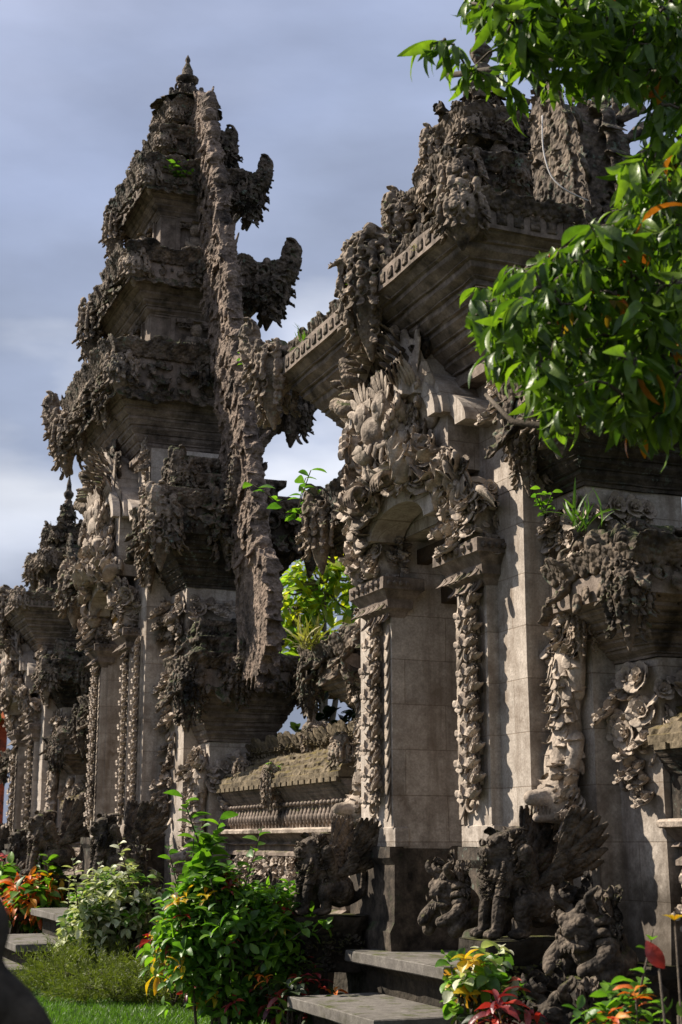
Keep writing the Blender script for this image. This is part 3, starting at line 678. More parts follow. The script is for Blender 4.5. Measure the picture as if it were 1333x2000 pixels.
def build_gate(P, label):
    g = thing('temple_gate', label, 'temple gate', (P['xf'], P['cy'], 0))
    dh, p0, p1, pier, dep = P['dh'], P['p0'], P['p1'], P['pier'], P['dep']
    zb, zp, zc, zt = P['base'], P['pz'], P['cap'], P['ztop']
    cx = P['cx']
    # plinth under everything
    mb = MB(); 
    prism(mb, -.10, dep+.3, -pier-.12, pier+.12, [(-.05,.12),(zb-.42,.12),(zb-.36,.05),(zb-.16,.03),(zb-.12,.08),(zb-.004,.08)], .006)
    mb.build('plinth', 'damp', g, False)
    # piers either side of the passage
    for s in (-1, 1):
        mb = MB(); a, b_ = sorted((s*dh, s*pier)); prism(mb, 0, dep, a, b_, blocks(zp-.01, P['head']), .0022, .3); mb.build('pier', 'ashlar', g, False)
    mb = MB(); prism(mb, -.002, dep+.01, -pier-.002, pier+.002, blocks(P['head']-.001, zt), .0022, .3)
    mb.build('upper_wall', 'ashlar', g, False)
    for s in (-1, 1):
        mb = MB()
        a, b_ = sorted((s*(dh-.002), s*(pier+.02)))
        prism(mb, -.10, dep+.05, a, b_, [(zb-.01,.0),(zb+.12,.0),(zb+.18,-.025),(zp-.12,-.03),(zp-.07,.0),(zp,.0)], .003, k=(1,1,.0,.0))
        mb.build('pedestal', 'darkmould', g, False)
    # door at the back of the passage
    fr = MB(); xd = dep*.62
    fr.box(xd, xd+.12, -dh+.001, -dh+.09, zb, P['head']-.3); fr.box(xd, xd+.12, dh-.09, dh-.001, zb, P['head']-.3); fr.box(xd-.01, xd+.13, -dh+.002, dh-.002, P['head']-.38, P['head']-.25)
    fr.box(.30, .42, -dh+.001, dh-.001, P['head']-.42, P['head']-.28); fr.box(.12, .2, -dh+.001, dh-.001, P['head']-.16, P['head']-.06)
    fro = fr.build('door_frame', 'wood', g, False)
    if P.get('gilt'):
        q = MB(); q.box(.02, .10, -dh+.004, dh-.004, P['head']-.26, P['head']-.02); fringe(q, (.02,-dh,P['head']-.26), (.02,dh,P['head']-.26), (-1,0,0), .09, .06, False); q.build('lintel', 'gilt', g, False, label='ochre painted carved lintel')
    for s in (-1, 1):
        d = MB(); a, b_ = sorted((s*.005, s*(dh-.09))); d.box(xd+.04, xd+.08, a, b_, zb+.01, P['head']-.38)
        for k in range(3): 
            z0 = zb+.15+k*(P['head']-zb-.7)/3; prism(d, xd+.02, xd+.05, a+.06, b_-.06, [(z0, 0), (z0+(P['head']-zb-.7)/3-.12, 0)], 0, 9)
        do = d.build('door', 'wood', g, False)
        hnd = MB(); hnd.one(BALL, (xd+.01, s*.05, zb+1.05), sc=.025); hnd.build('handle', 'gilt', do)
    # pilasters with running-scroll relief, capital and corbel
    for s in (-1, 1):
        a, b_ = sorted((s*p0, s*p1)); ym = (a+b_)/2; w = b_-a
        mb = MB(); prism(mb, -.055, .02, a, b_, [(zp+.001, .012), (zp+.12, .012), (zp+.125, 0), (zc, 0)], 0, 9)
        for yy in (a, b_): mb.box(-.075, -.054, min(yy, yy+math.copysign(.03, ym-yy)), max(yy, yy+math.copysign(.03, ym-yy)), zp+.13, zc-.03)
        pl = mb.build('pilaster', 'ashlar', g, False)
        v = MB(); vine(v, -.062, ym, zp+.18, zc-.10, w, P['vs'], -s); v.build('scroll_relief', 'relief', pl)
        if P.get('vine2'):
            v = MB(); prism(v, -.02, .01, s*P['vine2']-.05, s*P['vine2']+.05, [(zp+.02,0),(zc+.1,0)], 0, 9); vine(v, -.022, s*P['vine2'], zp+.1, zc+.05, .10, .12, -s); v.build('narrow_relief', 'relief', g)
        c_ = MB()
        prism(c_, -.08, .02, a, b_, [(zc-.06,.0),(zc-.02,.02),(zc+.0,.045),(zc+.06,.05),(zc+.11,.09),(zc+.12,.105),(zc+.20,.105),(zc+.205,.09)], .0015, .06)
        for k in range(6):
            y = a-.06+(w+.12)*(k+.5)/6; c_.one(BALL_S, (-.187, y, zc+.16), sc=.026); c_.one(PET, (-.14, y, zc+.03), (-.5, 0, -1), (-1, 0, .3), .09)
        for k in range(4): c_.one(BALL_S, (-.14+k*.045, a-.108 , zc+.16), sc=.02); c_.one(BALL_S, (-.14+k*.045, b_+.108 , zc+.16), sc=.02)
        fringe(c_, (-.085, a, zc-.02), (-.085, b_, zc-.02), (-1,0,0), .10, .055, False, PET)
        c_.build('capital', 'mould', pl, False)
        k_ = MB(); ch = P['corb']
        prism(k_, -.14, .02, a+.02, b_-.02, [(zc+.20,.0),(zc+.20+ch*.3,.015),(zc+.20+ch,.0)], .003)
        encrust(k_, (-.15, a-.02, zc+.22), (0,1,0), (0,0,1), w+.04, ch, .15, (-1,0,0), 'flower', dens=1.25)
        for ss in (a+.01, b_-.01): encrust(k_, (-.13, ss, zc+.22), (1,0,0), (0,0,1), .15, ch, .12, (0, math.copysign(1, ss-ym), 0), 'flower')
        kb = k_.build('corbel', 'relief', pl)
        q_ = MB(); zt = zc+.20+ch*.86
        for rr, xx, zz_2 in ((.115, -.10, 0), (.07, -.04, -ch*.62)):
            V, F = grid_tube([(xx, a+.03, zt+zz_2), (xx, ym, zt+zz_2), (xx, b_-.03, zt+zz_2)], [rr]*3, 16); q_.add(V, F)
            for ss in (a+.028, b_-.028):
                C = [(xx-(rr*.92-.0075*i)*math.cos(i*.55), ss, zt+zz_2+(rr*.92-.0075*i)*math.sin(i*.55)) for i in range(11)]; V, F = grid_tube(C, [.011]*11, 5); q_.add(V, F)
        q_.build('volute', 'ashlar', kb)
    # flower arch, hood and monster head
    az, ary, arz = zc+.20+P['corb'], p1+.03, P['kz']-zc-.35
    f = MB()
    for i in range(150):
        t_ = rng.uniform(-1.03, 1.03); a = t_*PI/2; rr = rng.uniform(.62, 1.12)
        y = ary*rr*math.sin(a)*.98; z = az-.15+arz*rr*math.cos(a)*.72
        if abs(y) < ary*.5 and z > P['kz']+.1: continue
        x = -.07-.20*math.cos(a)-rng.uniform(0, .06)
        T = [FLOWER, FLOWER2, FAN, PET_W, PET_R][rng.integers(5)]
        f.one(T, (x, y, z), (rng.normal(0,.3), rng.normal(0,1), -abs(rng.normal(.5,.5))), (-1, rng.normal(0,.4), rng.normal(-.1,.4)), rng.uniform(.11, .19)*P['k'])
    for i in range(46):                                    # bunches hanging under the mask
        a = rng.uniform(-.75, .75); f.one([FLOWER, PET_R, FAN2, PET][i % 4], (-.17-.12*math.cos(a*2), a*ary*.95, az-.02+.30*P['k']*math.cos(a*1.6)+rng.uniform(-.05, .10)), (-.4, rng.normal(0,.5), -1), (-1,0,-.3), rng.uniform(.12, .2)*P['k'])
    f.build('flower_arch', 'relief', g)
    f = MB()
    arch_strip(f, dh+.06, P['k']*.30, az-.10, -.26, -.02, .14)
    f.box(-.22, -.003, -dh-.2, dh+.2, az+.05+.1*P['k'], P['kz']+.1)
    arch_strip(f, .52*P['k'], .60*P['k'], P['kz']+.12*P['k'], -.40*P['kd'], -.001, .12); arch_strip(f, .47*P['k'], .55*P['k'], P['kz']+.12*P['k'], -.46*P['kd'], -.39*P['kd'], .12)
    arch_strip(f, .74*P['k'], .44*P['k'], P['kz']-.06*P['kd'], -.30*P['kd'], -.0012, .12); arch_strip(f, .70*P['k'], .40*P['k'], P['kz']-.06*P['kd'], -.34*P['kd'], -.27*P['k'], .1)
    arch_strip(f, .93*P['k'], .34*P['k'], P['kz']-.16*P['kd'], -.24*P['kd'], -.0014, .14)
    ho = f.build('hood', 'ashlar', g, False)
    f = MB()
    for j in range(4):
        for i in range(11):
            a = (i/10*2-1)*1.25; rad = (.50-.05*j)*P['k']
            f.one([PET, PET_F][i % 2], (-.42*P['kd'], rad*math.sin(a), P['kz']+.12*P['k']+rad*math.cos(a)*1.12), (-1, math.sin(a)*.4, .25-.1*j), (0, math.sin(a), math.cos(a)), rng.uniform(.10, .17)*P['k'])
    f.build('flame_fringe', 'carved', ho)
    kala(g, -.22*P['kd'], P['kz'], P['k'])
    # side leaves on the plain pier above the wings
    for s in (-1, 1):
        f = MB(); encrust(f, (-.01, s*(pier-.12)-.14, P['kz']-.1), (0,1,0), (0,0,1), .26, .75*P['k'], .15, (-1,0,0), 'flower'); f.build('leaf_spray', 'relief', g)
    # wings stepping back
    for s in (-1, 1):
        yi = pier
        for wi, w_ in enumerate(P['wings']):
            yo, xw, zt_, zcn, out, slab, roof = w_['y'], w_['x'], w_['z'], w_['zc'], w_['out'], w_['slab'], w_['roof']
            a, b_ = sorted((s*(yi-.06), s*yo)); kk = (1, 1, 1 if s < 0 else 0, 1 if s > 0 else 0)
            m_ = MB(); prism(m_, xw, dep-xw*.5, a, b_, [(zb+.08, .03)]+blocks(zb+.38, zt_), .0025, .3, k=kk); wg = m_.build('wing', 'ashlar', g, False)
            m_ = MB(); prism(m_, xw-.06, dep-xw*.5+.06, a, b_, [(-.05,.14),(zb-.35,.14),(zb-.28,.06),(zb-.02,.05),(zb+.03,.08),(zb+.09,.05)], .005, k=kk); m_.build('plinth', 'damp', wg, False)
            m_ = MB(); prism(m_, xw, dep-xw*.5, a, b_, flare(zt_, zcn, .015, out, 6)+[(zcn+.001, out+.03), (zcn+slab, out+.03)], .003, k=kk); cn = m_.build('cornice', 'mould' if wi else 'darkmould', wg, False)
            x0, y0, y1 = xw-out-.03, a-(out+.03)*kk[2], b_+(out+.03)*kk[3]; x1 = dep-xw*.5+out
            yy0, yy1 = (y0, y1)
            m_ = MB()
            belt(m_, x0, x1, yy0, yy1, zcn-.02, zcn+slab+.02, .18*P['k'], 'leaf', dens=1.0)
            fringe(m_, (x0, yy0, zcn+slab), (x0, yy1, zcn+slab), (-1,0,0), .16, .09); fringe(m_, (x0, s*abs(yy0 if s<0 else yy1), zcn+slab), (x1, s*abs(yy0 if s<0 else yy1), zcn+slab), (0,s,0), .16, .09)
            build_eroded(m_, 'leaf_frieze', 'weathered', cn, .011*P['k'])
            yc_ = s*max(abs(yy0), abs(yy1))
            # stepped roof of the wing
            m_ = MB(); n_ = 3
            for q in range(n_):
                t_ = q/n_; xa = x0+.10+(cx-x0-.25)*t_*.8; xb = x1-.10-(x1-cx-.25)*t_*.8; ya = s*(yi-.1); yb = yc_-s*(.08+.45*(abs(yc_)-yi)*t_)
                A_, B_ = sorted((ya, yb)); z0 = zcn+slab+roof*q/n_; z1 = z0+roof/n_+.01
                prism(m_, xa, xb, A_, B_, [(z0-.01,0),(z0+(z1-z0)*.5,-.01),(z0+(z1-z0)*.7,.05),(z1,.06)], .006, k=(1,1,kk[2],kk[3]))
                belt(m_, xa-.03, xb, A_, B_, z0, z1+.03, .21*P['k'], 'rough', dens=1.05)
            rf = build_eroded(m_, 'roof', 'weathered', wg, .012*P['k'])
            ks = P['kw']*(1 if wi == 0 else .68)
            corner(wg, [1, 3][wi], 'carved' if wi == 0 else 'weathered', x0, yc_-s*.08, zcn+slab*.3, math.atan2(s, -1), ks)
            corner(wg, 1, 'weathered', x1, yc_, zcn+slab*.5, math.atan2(s, 1), ks)
            corner(wg, 0, 'weathered', cx, yc_, zcn+slab*.6, s*PI/2, ks*1.05)
            corner(wg, 1, 'weathered', x0+.25, yc_-s*.3, zcn+slab+roof*.55, math.atan2(s, -1), ks*.8)
            corner(wg, 3, 'carved', x0+.12, s*(yi+.02), zcn-.02, PI, ks*.72)
            # carved flowers hanging at the head of the wing wall
            m_ = MB()
            encrust(m_, (xw-.02, a, zt_-.42*P['k']), (0,1,0), (0,0,1), b_-a, .36*P['k'], .15*P['k'], (-1,0,0), 'flower')
            encrust(m_, (xw, s*yo, zt_-.40*P['k']), (1,0,0), (0,0,1), .45, .34*P['k'], .15*P['k'], (0,s,0), 'flower')
            encrust(m_, (xw-.01, a+.05, zt_-.75*P['k']), (0,1,0), (0,0,1), (b_-a)*.55, .35*P['k'], .13*P['k'], (-1,0,0), 'leaf')
            m_.build('flower_panel', 'relief' if wi or P.get('dark') is None else 'carved', wg)
            yi = yo
        w1 = P['wings'][0]
        bear(g, P.get('bearx', w1['x']), s*P.get('beary', (pier+w1['y'])/2), P['bear'], P['bk'])
        if P.get('strip'):
            f = MB(); ys_ = sorted((s*(pier+.03), s*(pier+.30))); encrust(f, (w1['x']-.01, ys_[0], P['strip'][0]), (0,1,0), (0,0,1), .27, P['strip'][1]-P['strip'][0], .15, (-1,0,0), 'flower'); f.build('carved_strip', 'relief', g)
    # tower tiers
    T = P['tiers']
    for i, t_ in enumerate(T):
        hx, hy, z0, z1, z2, z3, ox, ks = t_['hx'], t_['hy'], t_['z0'], t_['z1'], t_['z2'], t_['z3'], t_['o'], t_['k']
        m_ = MB(); mat = t_.get('mat', 'mould')
        prism(m_, cx-hx, cx+hx, -hy, hy, [(z0-.02,.05),(z0+.05,.05),(z0+.07,0),(z1,0)]+flare(z1+.002, z2, .01, ox, 5 if i else 7)+[(z2+.001, ox+.025), (z3, ox+.025)], .003)
        tr = m_.build('tower_tier', mat, g, False)
        if i > 0:                                     # recessed niche with a seated figure on each visible face
            for (nx_, ny_, rz_) in ((cx-hx, 0, PI), (cx, -hy, -PI/2), (cx, hy, PI/2)):
                nm = MB(); wd = hy*.55 if rz_ == PI else hx*.55; hh = (z1-z0)
                nm.box(-.05, .03, -wd, -wd+.05, z0+.06, z1); nm.box(-.05, .03, wd-.05, wd, z0+.06, z1); nm.box(-.05,.05,-wd-.03,wd+.03,z0+.02,z0+.09); nm.box(-.05,.07,-wd*.8,wd*.8,z1-.05,z1+.0)
                fg = MB()
                B(fg, .06, 0, z0+hh*.36, .07, .10, hh*.25); B(fg, .08, 0, z0+hh*.72, .065, .07, .08)
                tube(fg, [(.06,-.09,z0+hh*.5),(.13,-.11,z0+hh*.32),(.15,0,z0+hh*.28)], [.035,.03,.025]); tube(fg, [(.06,.09,z0+hh*.5),(.13,.11,z0+hh*.32),(.15,0,z0+hh*.28)], [.035,.03,.025])
                fg.one(PET_R, (.05,0,z0+hh*.8), (.2,0,1), (1,0,0), .14); encrust(fg, (.03,-wd*.8,z0+hh*.12), (0,1,0),(0,0,1), wd*1.6, hh*.2, .10, (1,0,0), 'scroll')
                encrust(fg, (.03,-wd*.7,z1-hh*.22), (0,1,0),(0,0,1), wd*1.4, hh*.22, .09, (1,0,0), 'flower')
                nf = nm.build('niche', mat, tr, False); nf.location = (nx_, ny_, 0); nf.rotation_euler = (0,0,rz_)
                fo = fg.build('niche_figure', 'carved', nf)
        m_ = MB(); x0, x1, y0, y1 = cx-hx-ox-.03, cx+hx+ox+.03, -hy-ox-.03, hy+ox+.03; sz = .21*min(1, .55+.5*hx)*P['k']
        if i or not P.get('plain_cornice'): belt(m_, x0+.02, x1-.02, y0+.02, y1-.02, z2+.01, z3, sz*.8, 'leaf', back=True, dens=1.0)
        pc = P.get('plain_cornice') and i == 0
        ledge_ornaments(m_, x0+(.06 if pc else 0), x1, y0, y1, z3-(.02 if pc else 0), sz*(.7 if pc else 1.1), sz*.4)
        if pc:
            for q in range(int((y1-y0)/.11)): m_.box(x0-.006, x0+.01, y0+.03+q*.11, y0+.03+q*.11+.07, z2+.03, z3-.03)
            for q in range(int((x1-x0)/.11)): m_.box(x0+.03+q*.11, x0+.03+q*.11+.07, y0-.006, y0+.01, z2+.03, z3-.03)
        else: ledge_ornaments(m_, x0+.02, x1, y0+.02, y1, z2+.02, sz*.6, sz*.33, False)
        build_eroded(m_, 'leaf_frieze', 'weathered', tr, .011*P['k'])
        # heaped carving between this slab and the next body
        if i+1 < len(T):
            nx_ = T[i+1]; za, zb_ = z3, nx_['z0']+.03; n_ = 2 if zb_-za < .35 else 3; m_ = MB()
            for q in range(n_):
                f_ = min(1, (q+.62)/n_); xh = hx+ox-(hx+ox-nx_['hx'])*f_-.02; yh = hy+ox-(hy+ox-nx_['hy'])*f_-.02; z0_ = za+(zb_-za)*q/n_; z1_ = za+(zb_-za)*(q+1)/n_
                prism(m_, cx-xh, cx+xh, -yh, yh, [(z0_-.02,0),(z0_+(z1_-z0_)*.5,-.02),(z0_+(z1_-z0_)*.7,.04),(z1_,.05)], .008)
                belt(m_, cx-xh-.03, cx+xh, -yh-.03, yh+.03, z0_, z1_+.04, sz*1.1, 'rough', back=True, dens=1.05)
            build_eroded(m_, 'stepped_roof', 'weathered', tr, .012*P['k'])
        if i == len(T)-1:
            m_ = MB(); rr = hx+ox
            for q in range(12):
                a = 2*PI*q/12; m_.one([ACAN, PET][q % 2], (cx+rr*.85*math.cos(a), rr*.85*math.sin(a), z3-.02), (math.cos(a)*.15, math.sin(a)*.15, 1), (math.cos(a), math.sin(a), 0), rr*1.25); m_.one(BALL, (cx+rr*.6*math.cos(a), rr*.6*math.sin(a), z3+.05), sc=rr*.3)
                m_.one(TEAR, (cx+rr*1.0*math.cos(a), rr*1.0*math.sin(a), z3), (math.cos(a)*.3, math.sin(a)*.3, -1), (math.cos(a), math.sin(a), 0), rr*.9)
            belt(m_, cx-hx-.02, cx+hx+.02, -hy-.02, hy+.02, z0, z1+.02, sz*.7, 'rough', back=True)
            build_eroded(m_, 'leaf_crown', 'weathered', tr, .010*P['k'])
        hr = t_.get('horn', (0, 0)); kr = P.get('kr', 1.0)
        mc = 'carved' if i % 2 == 0 or True else 'weathered'
        zz = z2+(z3-z2)*.4
        for sx_, sy_ in ((-1,-1), (-1,1), (1,-1), (1,1)):
            v_ = hr[1] if sx_ > 0 else (hr[0] if sy_ > 0 else 4)
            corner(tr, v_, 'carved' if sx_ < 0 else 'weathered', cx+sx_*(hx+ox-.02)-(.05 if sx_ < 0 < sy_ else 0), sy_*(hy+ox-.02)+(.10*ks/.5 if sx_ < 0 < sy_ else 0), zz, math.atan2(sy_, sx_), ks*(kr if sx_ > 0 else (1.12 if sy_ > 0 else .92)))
        for an, X_, Y_ in ((PI, cx-hx-ox, -.2 if pc else 0), (-PI/2, cx, -hy-ox), (PI/2, cx, hy+ox)):
            if i > 1 and an == PI: continue
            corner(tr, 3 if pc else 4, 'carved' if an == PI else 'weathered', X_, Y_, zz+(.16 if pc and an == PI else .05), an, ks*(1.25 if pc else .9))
        for an, X_, Y_ in ((PI, cx-hx-ox, .5*(hy+ox)), (PI, cx-hx-ox, -.5*(hy+ox))):
            if ks > .5 and not P.get('plain_cornice') and i < 2: corner(tr, 3, 'carved', X_, Y_, zz, an, ks*.7)
    # crowning vase and finial
    z0 = P['fin0']; fm = MB(); fr_ = P['finr']
    prof = [(0,.9),(.06,1.0),(.12,.75),(.2,.8),(.45,1.15),(.62,1.0),(.7,.6),(.74,.7),(.78,.45)]
    n = 14; V = [(cx+fr_*r_*math.cos(2*PI*k/n), fr_*r_*math.sin(2*PI*k/n), z0+h_*P['finh']*.7) for h_, r_ in prof for k in range(n)]
    F = [(j*n+k, j*n+(k+1) % n, (j+1)*n+(k+1) % n, (j+1)*n+k) for j in range(len(prof)-1) for k in range(n)]; fm.add(V, F)
    for k in range(8):
        a = 2*PI*k/8; fm.one(PET_R, (cx+fr_*.8*math.cos(a), fr_*.8*math.sin(a), z0+.02), (math.cos(a)*.25, math.sin(a)*.25, 1), (math.cos(a), math.sin(a), 0), fr_*2.2)
        fm.one(PET, (cx+fr_*.9*math.cos(a), fr_*.9*math.sin(a), z0+P['finh']*.34), (math.cos(a)*.35, math.sin(a)*.35, -1), (math.cos(a), math.sin(a), 0), fr_*1.3)
        for q in range(5): fm.one([TEAR, VOL, TEAR][(k+q) % 3], (cx+fr_*1.05*math.cos(a+q*.4), fr_*1.05*math.sin(a+q*.4), z0+P['finh']*(.08+.09*q)), (0, 0, -1), (math.cos(a+q*.4), math.sin(a+q*.4), 0), fr_*.95)
    fo = fm.build('finial', 'weathered', g)
    tp = MB(); zt0 = z0+P['finh']*.54; hh = P['finh']*.5
    prof = [(0,.35),(.08,.62),(.16,.82),(.22,.85),(.30,.5),(.36,.42),(.5,.40),(.66,.22),(.76,.13),(.82,.2),(.88,.17),(1,.03)]
    V = [(cx+fr_*r_*math.cos(2*PI*k/n), fr_*r_*math.sin(2*PI*k/n), zt0+h_*hh) for h_, r_ in prof for k in range(n)]
    F = [(j*n+k, j*n+(k+1) % n, (j+1)*n+(k+1) % n, (j+1)*n+k) for j in range(len(prof)-1) for k in range(n)]; tp.add(V, F)
    tp.build('bud', 'weathered', fo, label='small green-grey bud on the very top')
    # carved fins running down the ends of the tower
    for s in (-1, 1):
        for fin in P['fins']:
            Z = np.array([q[0] for q in fin['pts']]); A_ = np.array([q[1] for q in fin['pts']]); B_ = np.array([q[2] for q in fin['pts']])
            hw = fin['w']/2; fx = fin.get('x', cx)
            zs = np.arange(Z.min(), Z.max()+.001, .06); o_ = np.argsort(Z)
            ai = np.interp(zs, Z[o_], A_[o_])*s; bi = np.interp(zs, Z[o_], B_[o_])*s
            bi = bi + .012*np.sin(zs*9.)*s-fin.get('inset', 0)*s
            V = []; 
            for z, a, b_ in zip(zs, ai, bi):
                wv = hw*(1+.06*math.sin(z*17)); V += [(fx-wv, a, z), (fx-wv, b_, z), (fx+wv, b_, z), (fx+wv, a, z)]
            n = len(zs); F = [(j*4+k, j*4+(k+1) % 4, (j+1)*4+(k+1) % 4, (j+1)*4+k) for j in range(n-1) for k in range(4)]; F += [(3,2,1,0), (n*4-4, n*4-3, n*4-2, n*4-1)]
            if s > 0: F = [f_[::-1] for f_ in F]
            m_ = MB(); m_.add(V, F)
            if fin.get('style') == 'loops':
                for j in range(0, n, 3):
                    z = zs[j]; a, b_ = ai[j], bi[j]
                    for sx_ in (-1, 1):
                        for yy in np.linspace(a, b_, 4)[1:3]:
                            arch = []; m_.one(EYE, (fx+sx_*hw, yy, z), (0, rng.normal(0,.2)-.2*s, 1), (sx_, 0, 0), rng.uniform(.27, .34))
                    m_.one(PET_R, (fx, b_, z), (0, s, .6), (0, s, 0), .22); m_.one(SCROLL, (fx, b_, z), (0, s, .5), (0, 0, 1), .22)
                    for sx_ in (-1, 1): m_.one(PET, (fx+sx_*hw, b_, z), (sx_*.4, s*.8, .5), (sx_, 0, .2), .2)
            else:
                zc_ = zs[0]+.05; c = 0
                while zc_ < zs[-1]-.16:
                    a = np.interp(zc_, zs, ai); b_ = np.interp(zc_, zs, bi); wd = abs(b_-a); cols = max(2, int(wd/.13)); st = .085
                    for q in range(cols):
                        yy = a+(b_-a)*(q+.5)/cols
                        for sx_ in (-1, 1):
                            u = rng.random()
                            if zc_ < fin.get('ribs', -9):
                                m_.one(PET_F, (fx+sx_*(hw-.012), yy+rng.normal(0,.02), zc_+.10), (sx_*.02, rng.normal(0,.06), -1), (sx_, 0, 0), (rng.uniform(.16,.3), .12, .16))
                            elif u < .36: m_.one(PET_F if u < .3 else PET, (fx+sx_*(hw-.005), yy+rng.normal(0,.02), zc_+.05), (sx_*.05, rng.normal(0,.22), rng.choice([-1,-1,1])), (sx_, 0, 0), (rng.uniform(.16,.28), rng.uniform(.12,.2), .28))
                            elif u < .56: m_.one(ACAN, (fx+sx_*hw, yy, zc_), (sx_*.02, rng.normal(0,.4), -1), (sx_, 0, 0), (rng.uniform(.2,.3), .17, .10))
                            elif u < .93: m_.one([VOL, TEAR][rng.integers(2)], (fx+sx_*(hw+.0), yy, zc_), (0, rng.normal(0,.3), -1), (sx_, 0, 0), rng.uniform(.11, .17))
                            else: m_.one(FLOWER, (fx+sx_*(hw), yy, zc_), (0,1,.3), (sx_,0,0), .12)
                    m_.one([VOL, TEAR, BALL_S, TEAR][rng.integers(4)], (fx+rng.normal(0,.015), b_-s*.01, zc_+.03), (rng.normal(0,.3), 0, -1), (0, s, 0), rng.uniform(.08,.13)) if zc_ > fin.get('ribs', -9) else None
                    for q in range(2):
                        xx = fx+(q-.5)*hw*1.2
                        m_.one([PET_R, PET, ACAN2][rng.integers(3)], (xx, b_-s*.03, zc_), (rng.normal(0,.2), s*(.12 if zc_ > fin.get('ribs', -9) else .05), -1), (0, s, .3), rng.uniform(.11, .19))
                    pass
                    zc_ += st; c += 1
            build_eroded(m_, 'side_fin', fin.get('mat', 'red'), g, .0085*P['k'])
    return g

def copy_tree(o, parent=None):
    c = o.copy(); COL.objects.link(c); c.parent = parent
    for ch in list(o.children): copy_tree(ch, c)
    return c
RIGHT = dict(xf=4.0, cy=8.2, dh=.49, p0=.49, p1=.87, pier=1.2, dep=.95, base=.81, pz=1.47, cap=3.04, ztop=4.32, head=3.52, cx=.45, corb=.34, vs=.19, kz=4.12, k=1.0, kd=.92, bear=2.66, bk=.93, kw=.46,
    wings=[dict(y=1.55, x=.2, z=3.45, zc=3.82, out=.26, slab=.16, roof=.42), dict(y=1.95, x=.35, z=2.45, zc=2.72, out=.32, slab=.14, roof=.26)],
    tiers=[dict(hx=.52, hy=1.05, z0=4.28, z1=4.34, z2=4.92, z3=5.05, o=.46, k=.46, horn=(2, 0)),
           dict(hx=.28, hy=.28, z0=5.36, z1=5.62, z2=5.78, z3=5.90, o=.11, k=.42, horn=(1, 1), mat='darkmould'),
           dict(hx=.15, hy=.15, z0=6.06, z1=6.2, z2=6.28, z3=6.36, o=.07, k=.32, horn=(1, 1), mat='darkmould')],
    fin0=6.40, finh=1.05, finr=.10, plain_cornice=True,
    fins=[dict(pts=[(4.95,.95,1.62),(5.39,.95,1.60),(5.7,.97,1.51),(5.92,1.02,1.36),(6.02,1.12,1.24)], w=.34, style='loops', mat='weathered')])
MIDF_L = [(3.0,2.6),(3.13,2.4),(3.63,2.35),(4.16,2.25),(4.71,2.05),(5.29,1.85),(5.9,1.65),(6.53,1.4),(7.19,1.15),(7.89,.95),(8.62,.7),(9.14,.55),(9.74,.35),(10.35,.2)]
MIDF_R = [(3.0,3.05),(3.06,3.2),(3.31,3.42),(4.10,3.36),(4.2,3.05),(4.74,2.95),(5.18,2.78),(5.7,2.6),(6.26,2.32),(6.92,2.1),(7.53,1.92),(8.13,1.66),(8.76,1.45),(9.41,1.13),(10.04,.92),(10.35,.6)]
zz_ = sorted(set([q[0] for q in MIDF_L]+[q[0] for q in MIDF_R]))
mfin = [(z, float(np.interp(z, [q[0] for q in MIDF_L], [q[1] for q in MIDF_L])), float(np.interp(z, [q[0] for q in MIDF_R], [q[1] for q in MIDF_R]))) for z in zz_]
MID = dict(xf=3.68, cy=15.5, dh=.52, p0=.53, p1=.80, pier=1.15, dep=1.25, base=.81, pz=1.55, cap=3.5, ztop=5.62, head=4.15, cx=.60, corb=.42, vs=.135, kz=4.95, k=1.2, kd=.72, bear=2.35, bk=1.0, bearx=.42, beary=1.98, kw=.60, gilt=True, vine2=1.0, strip=(1.7, 3.3),
    wings=[dict(y=1.75, x=.26, z=4.02, zc=4.50, out=.34, slab=.26, roof=.62), dict(y=2.12, x=.42, z=2.45, zc=2.92, out=.26, slab=.2, roof=.50)],
    tiers=[dict(hx=.64, hy=.86, z0=5.55, z1=5.62, z2=6.2, z3=6.58, o=.36, k=.56, horn=(0, 0)),
           dict(hx=.52, hy=.60, z0=6.84, z1=7.32, z2=7.66, z3=7.84, o=.29, k=.50, horn=(3, 2)),
           dict(hx=.40, hy=.46, z0=8.08, z1=8.62, z2=8.88, z3=9.05, o=.22, k=.42, horn=(3, 2)),
           dict(hx=.24, hy=.28, z0=9.22, z1=9.42, z2=9.52, z3=9.64, o=.14, k=.40, horn=(1, 1), mat='darkmould'),
           dict(hx=.15, hy=.16, z0=9.8, z1=9.96, z2=10.04, z3=10.12, o=.07, k=.33, horn=(1, 1), mat='darkmould')],
    fin0=10.16, finh=.86, finr=.17, kr=1.3,
    fins=[dict(pts=mfin, w=.13, x=.66, ribs=4.1, inset=.14)])
gate_r = build_gate(RIGHT, 'near stone temple gate with a monster mask, half hidden by leafy branches')
gate_m = build_gate(MID, 'tallest stone temple gate with a bud finial and a long carved fin down its side')
gate_f = copy_tree(gate_r); gate_f.location = (4.0, 22.7, 0)
gate_f['label'] = 'smallest most distant temple gate at the far left edge, beyond the tallest gate'

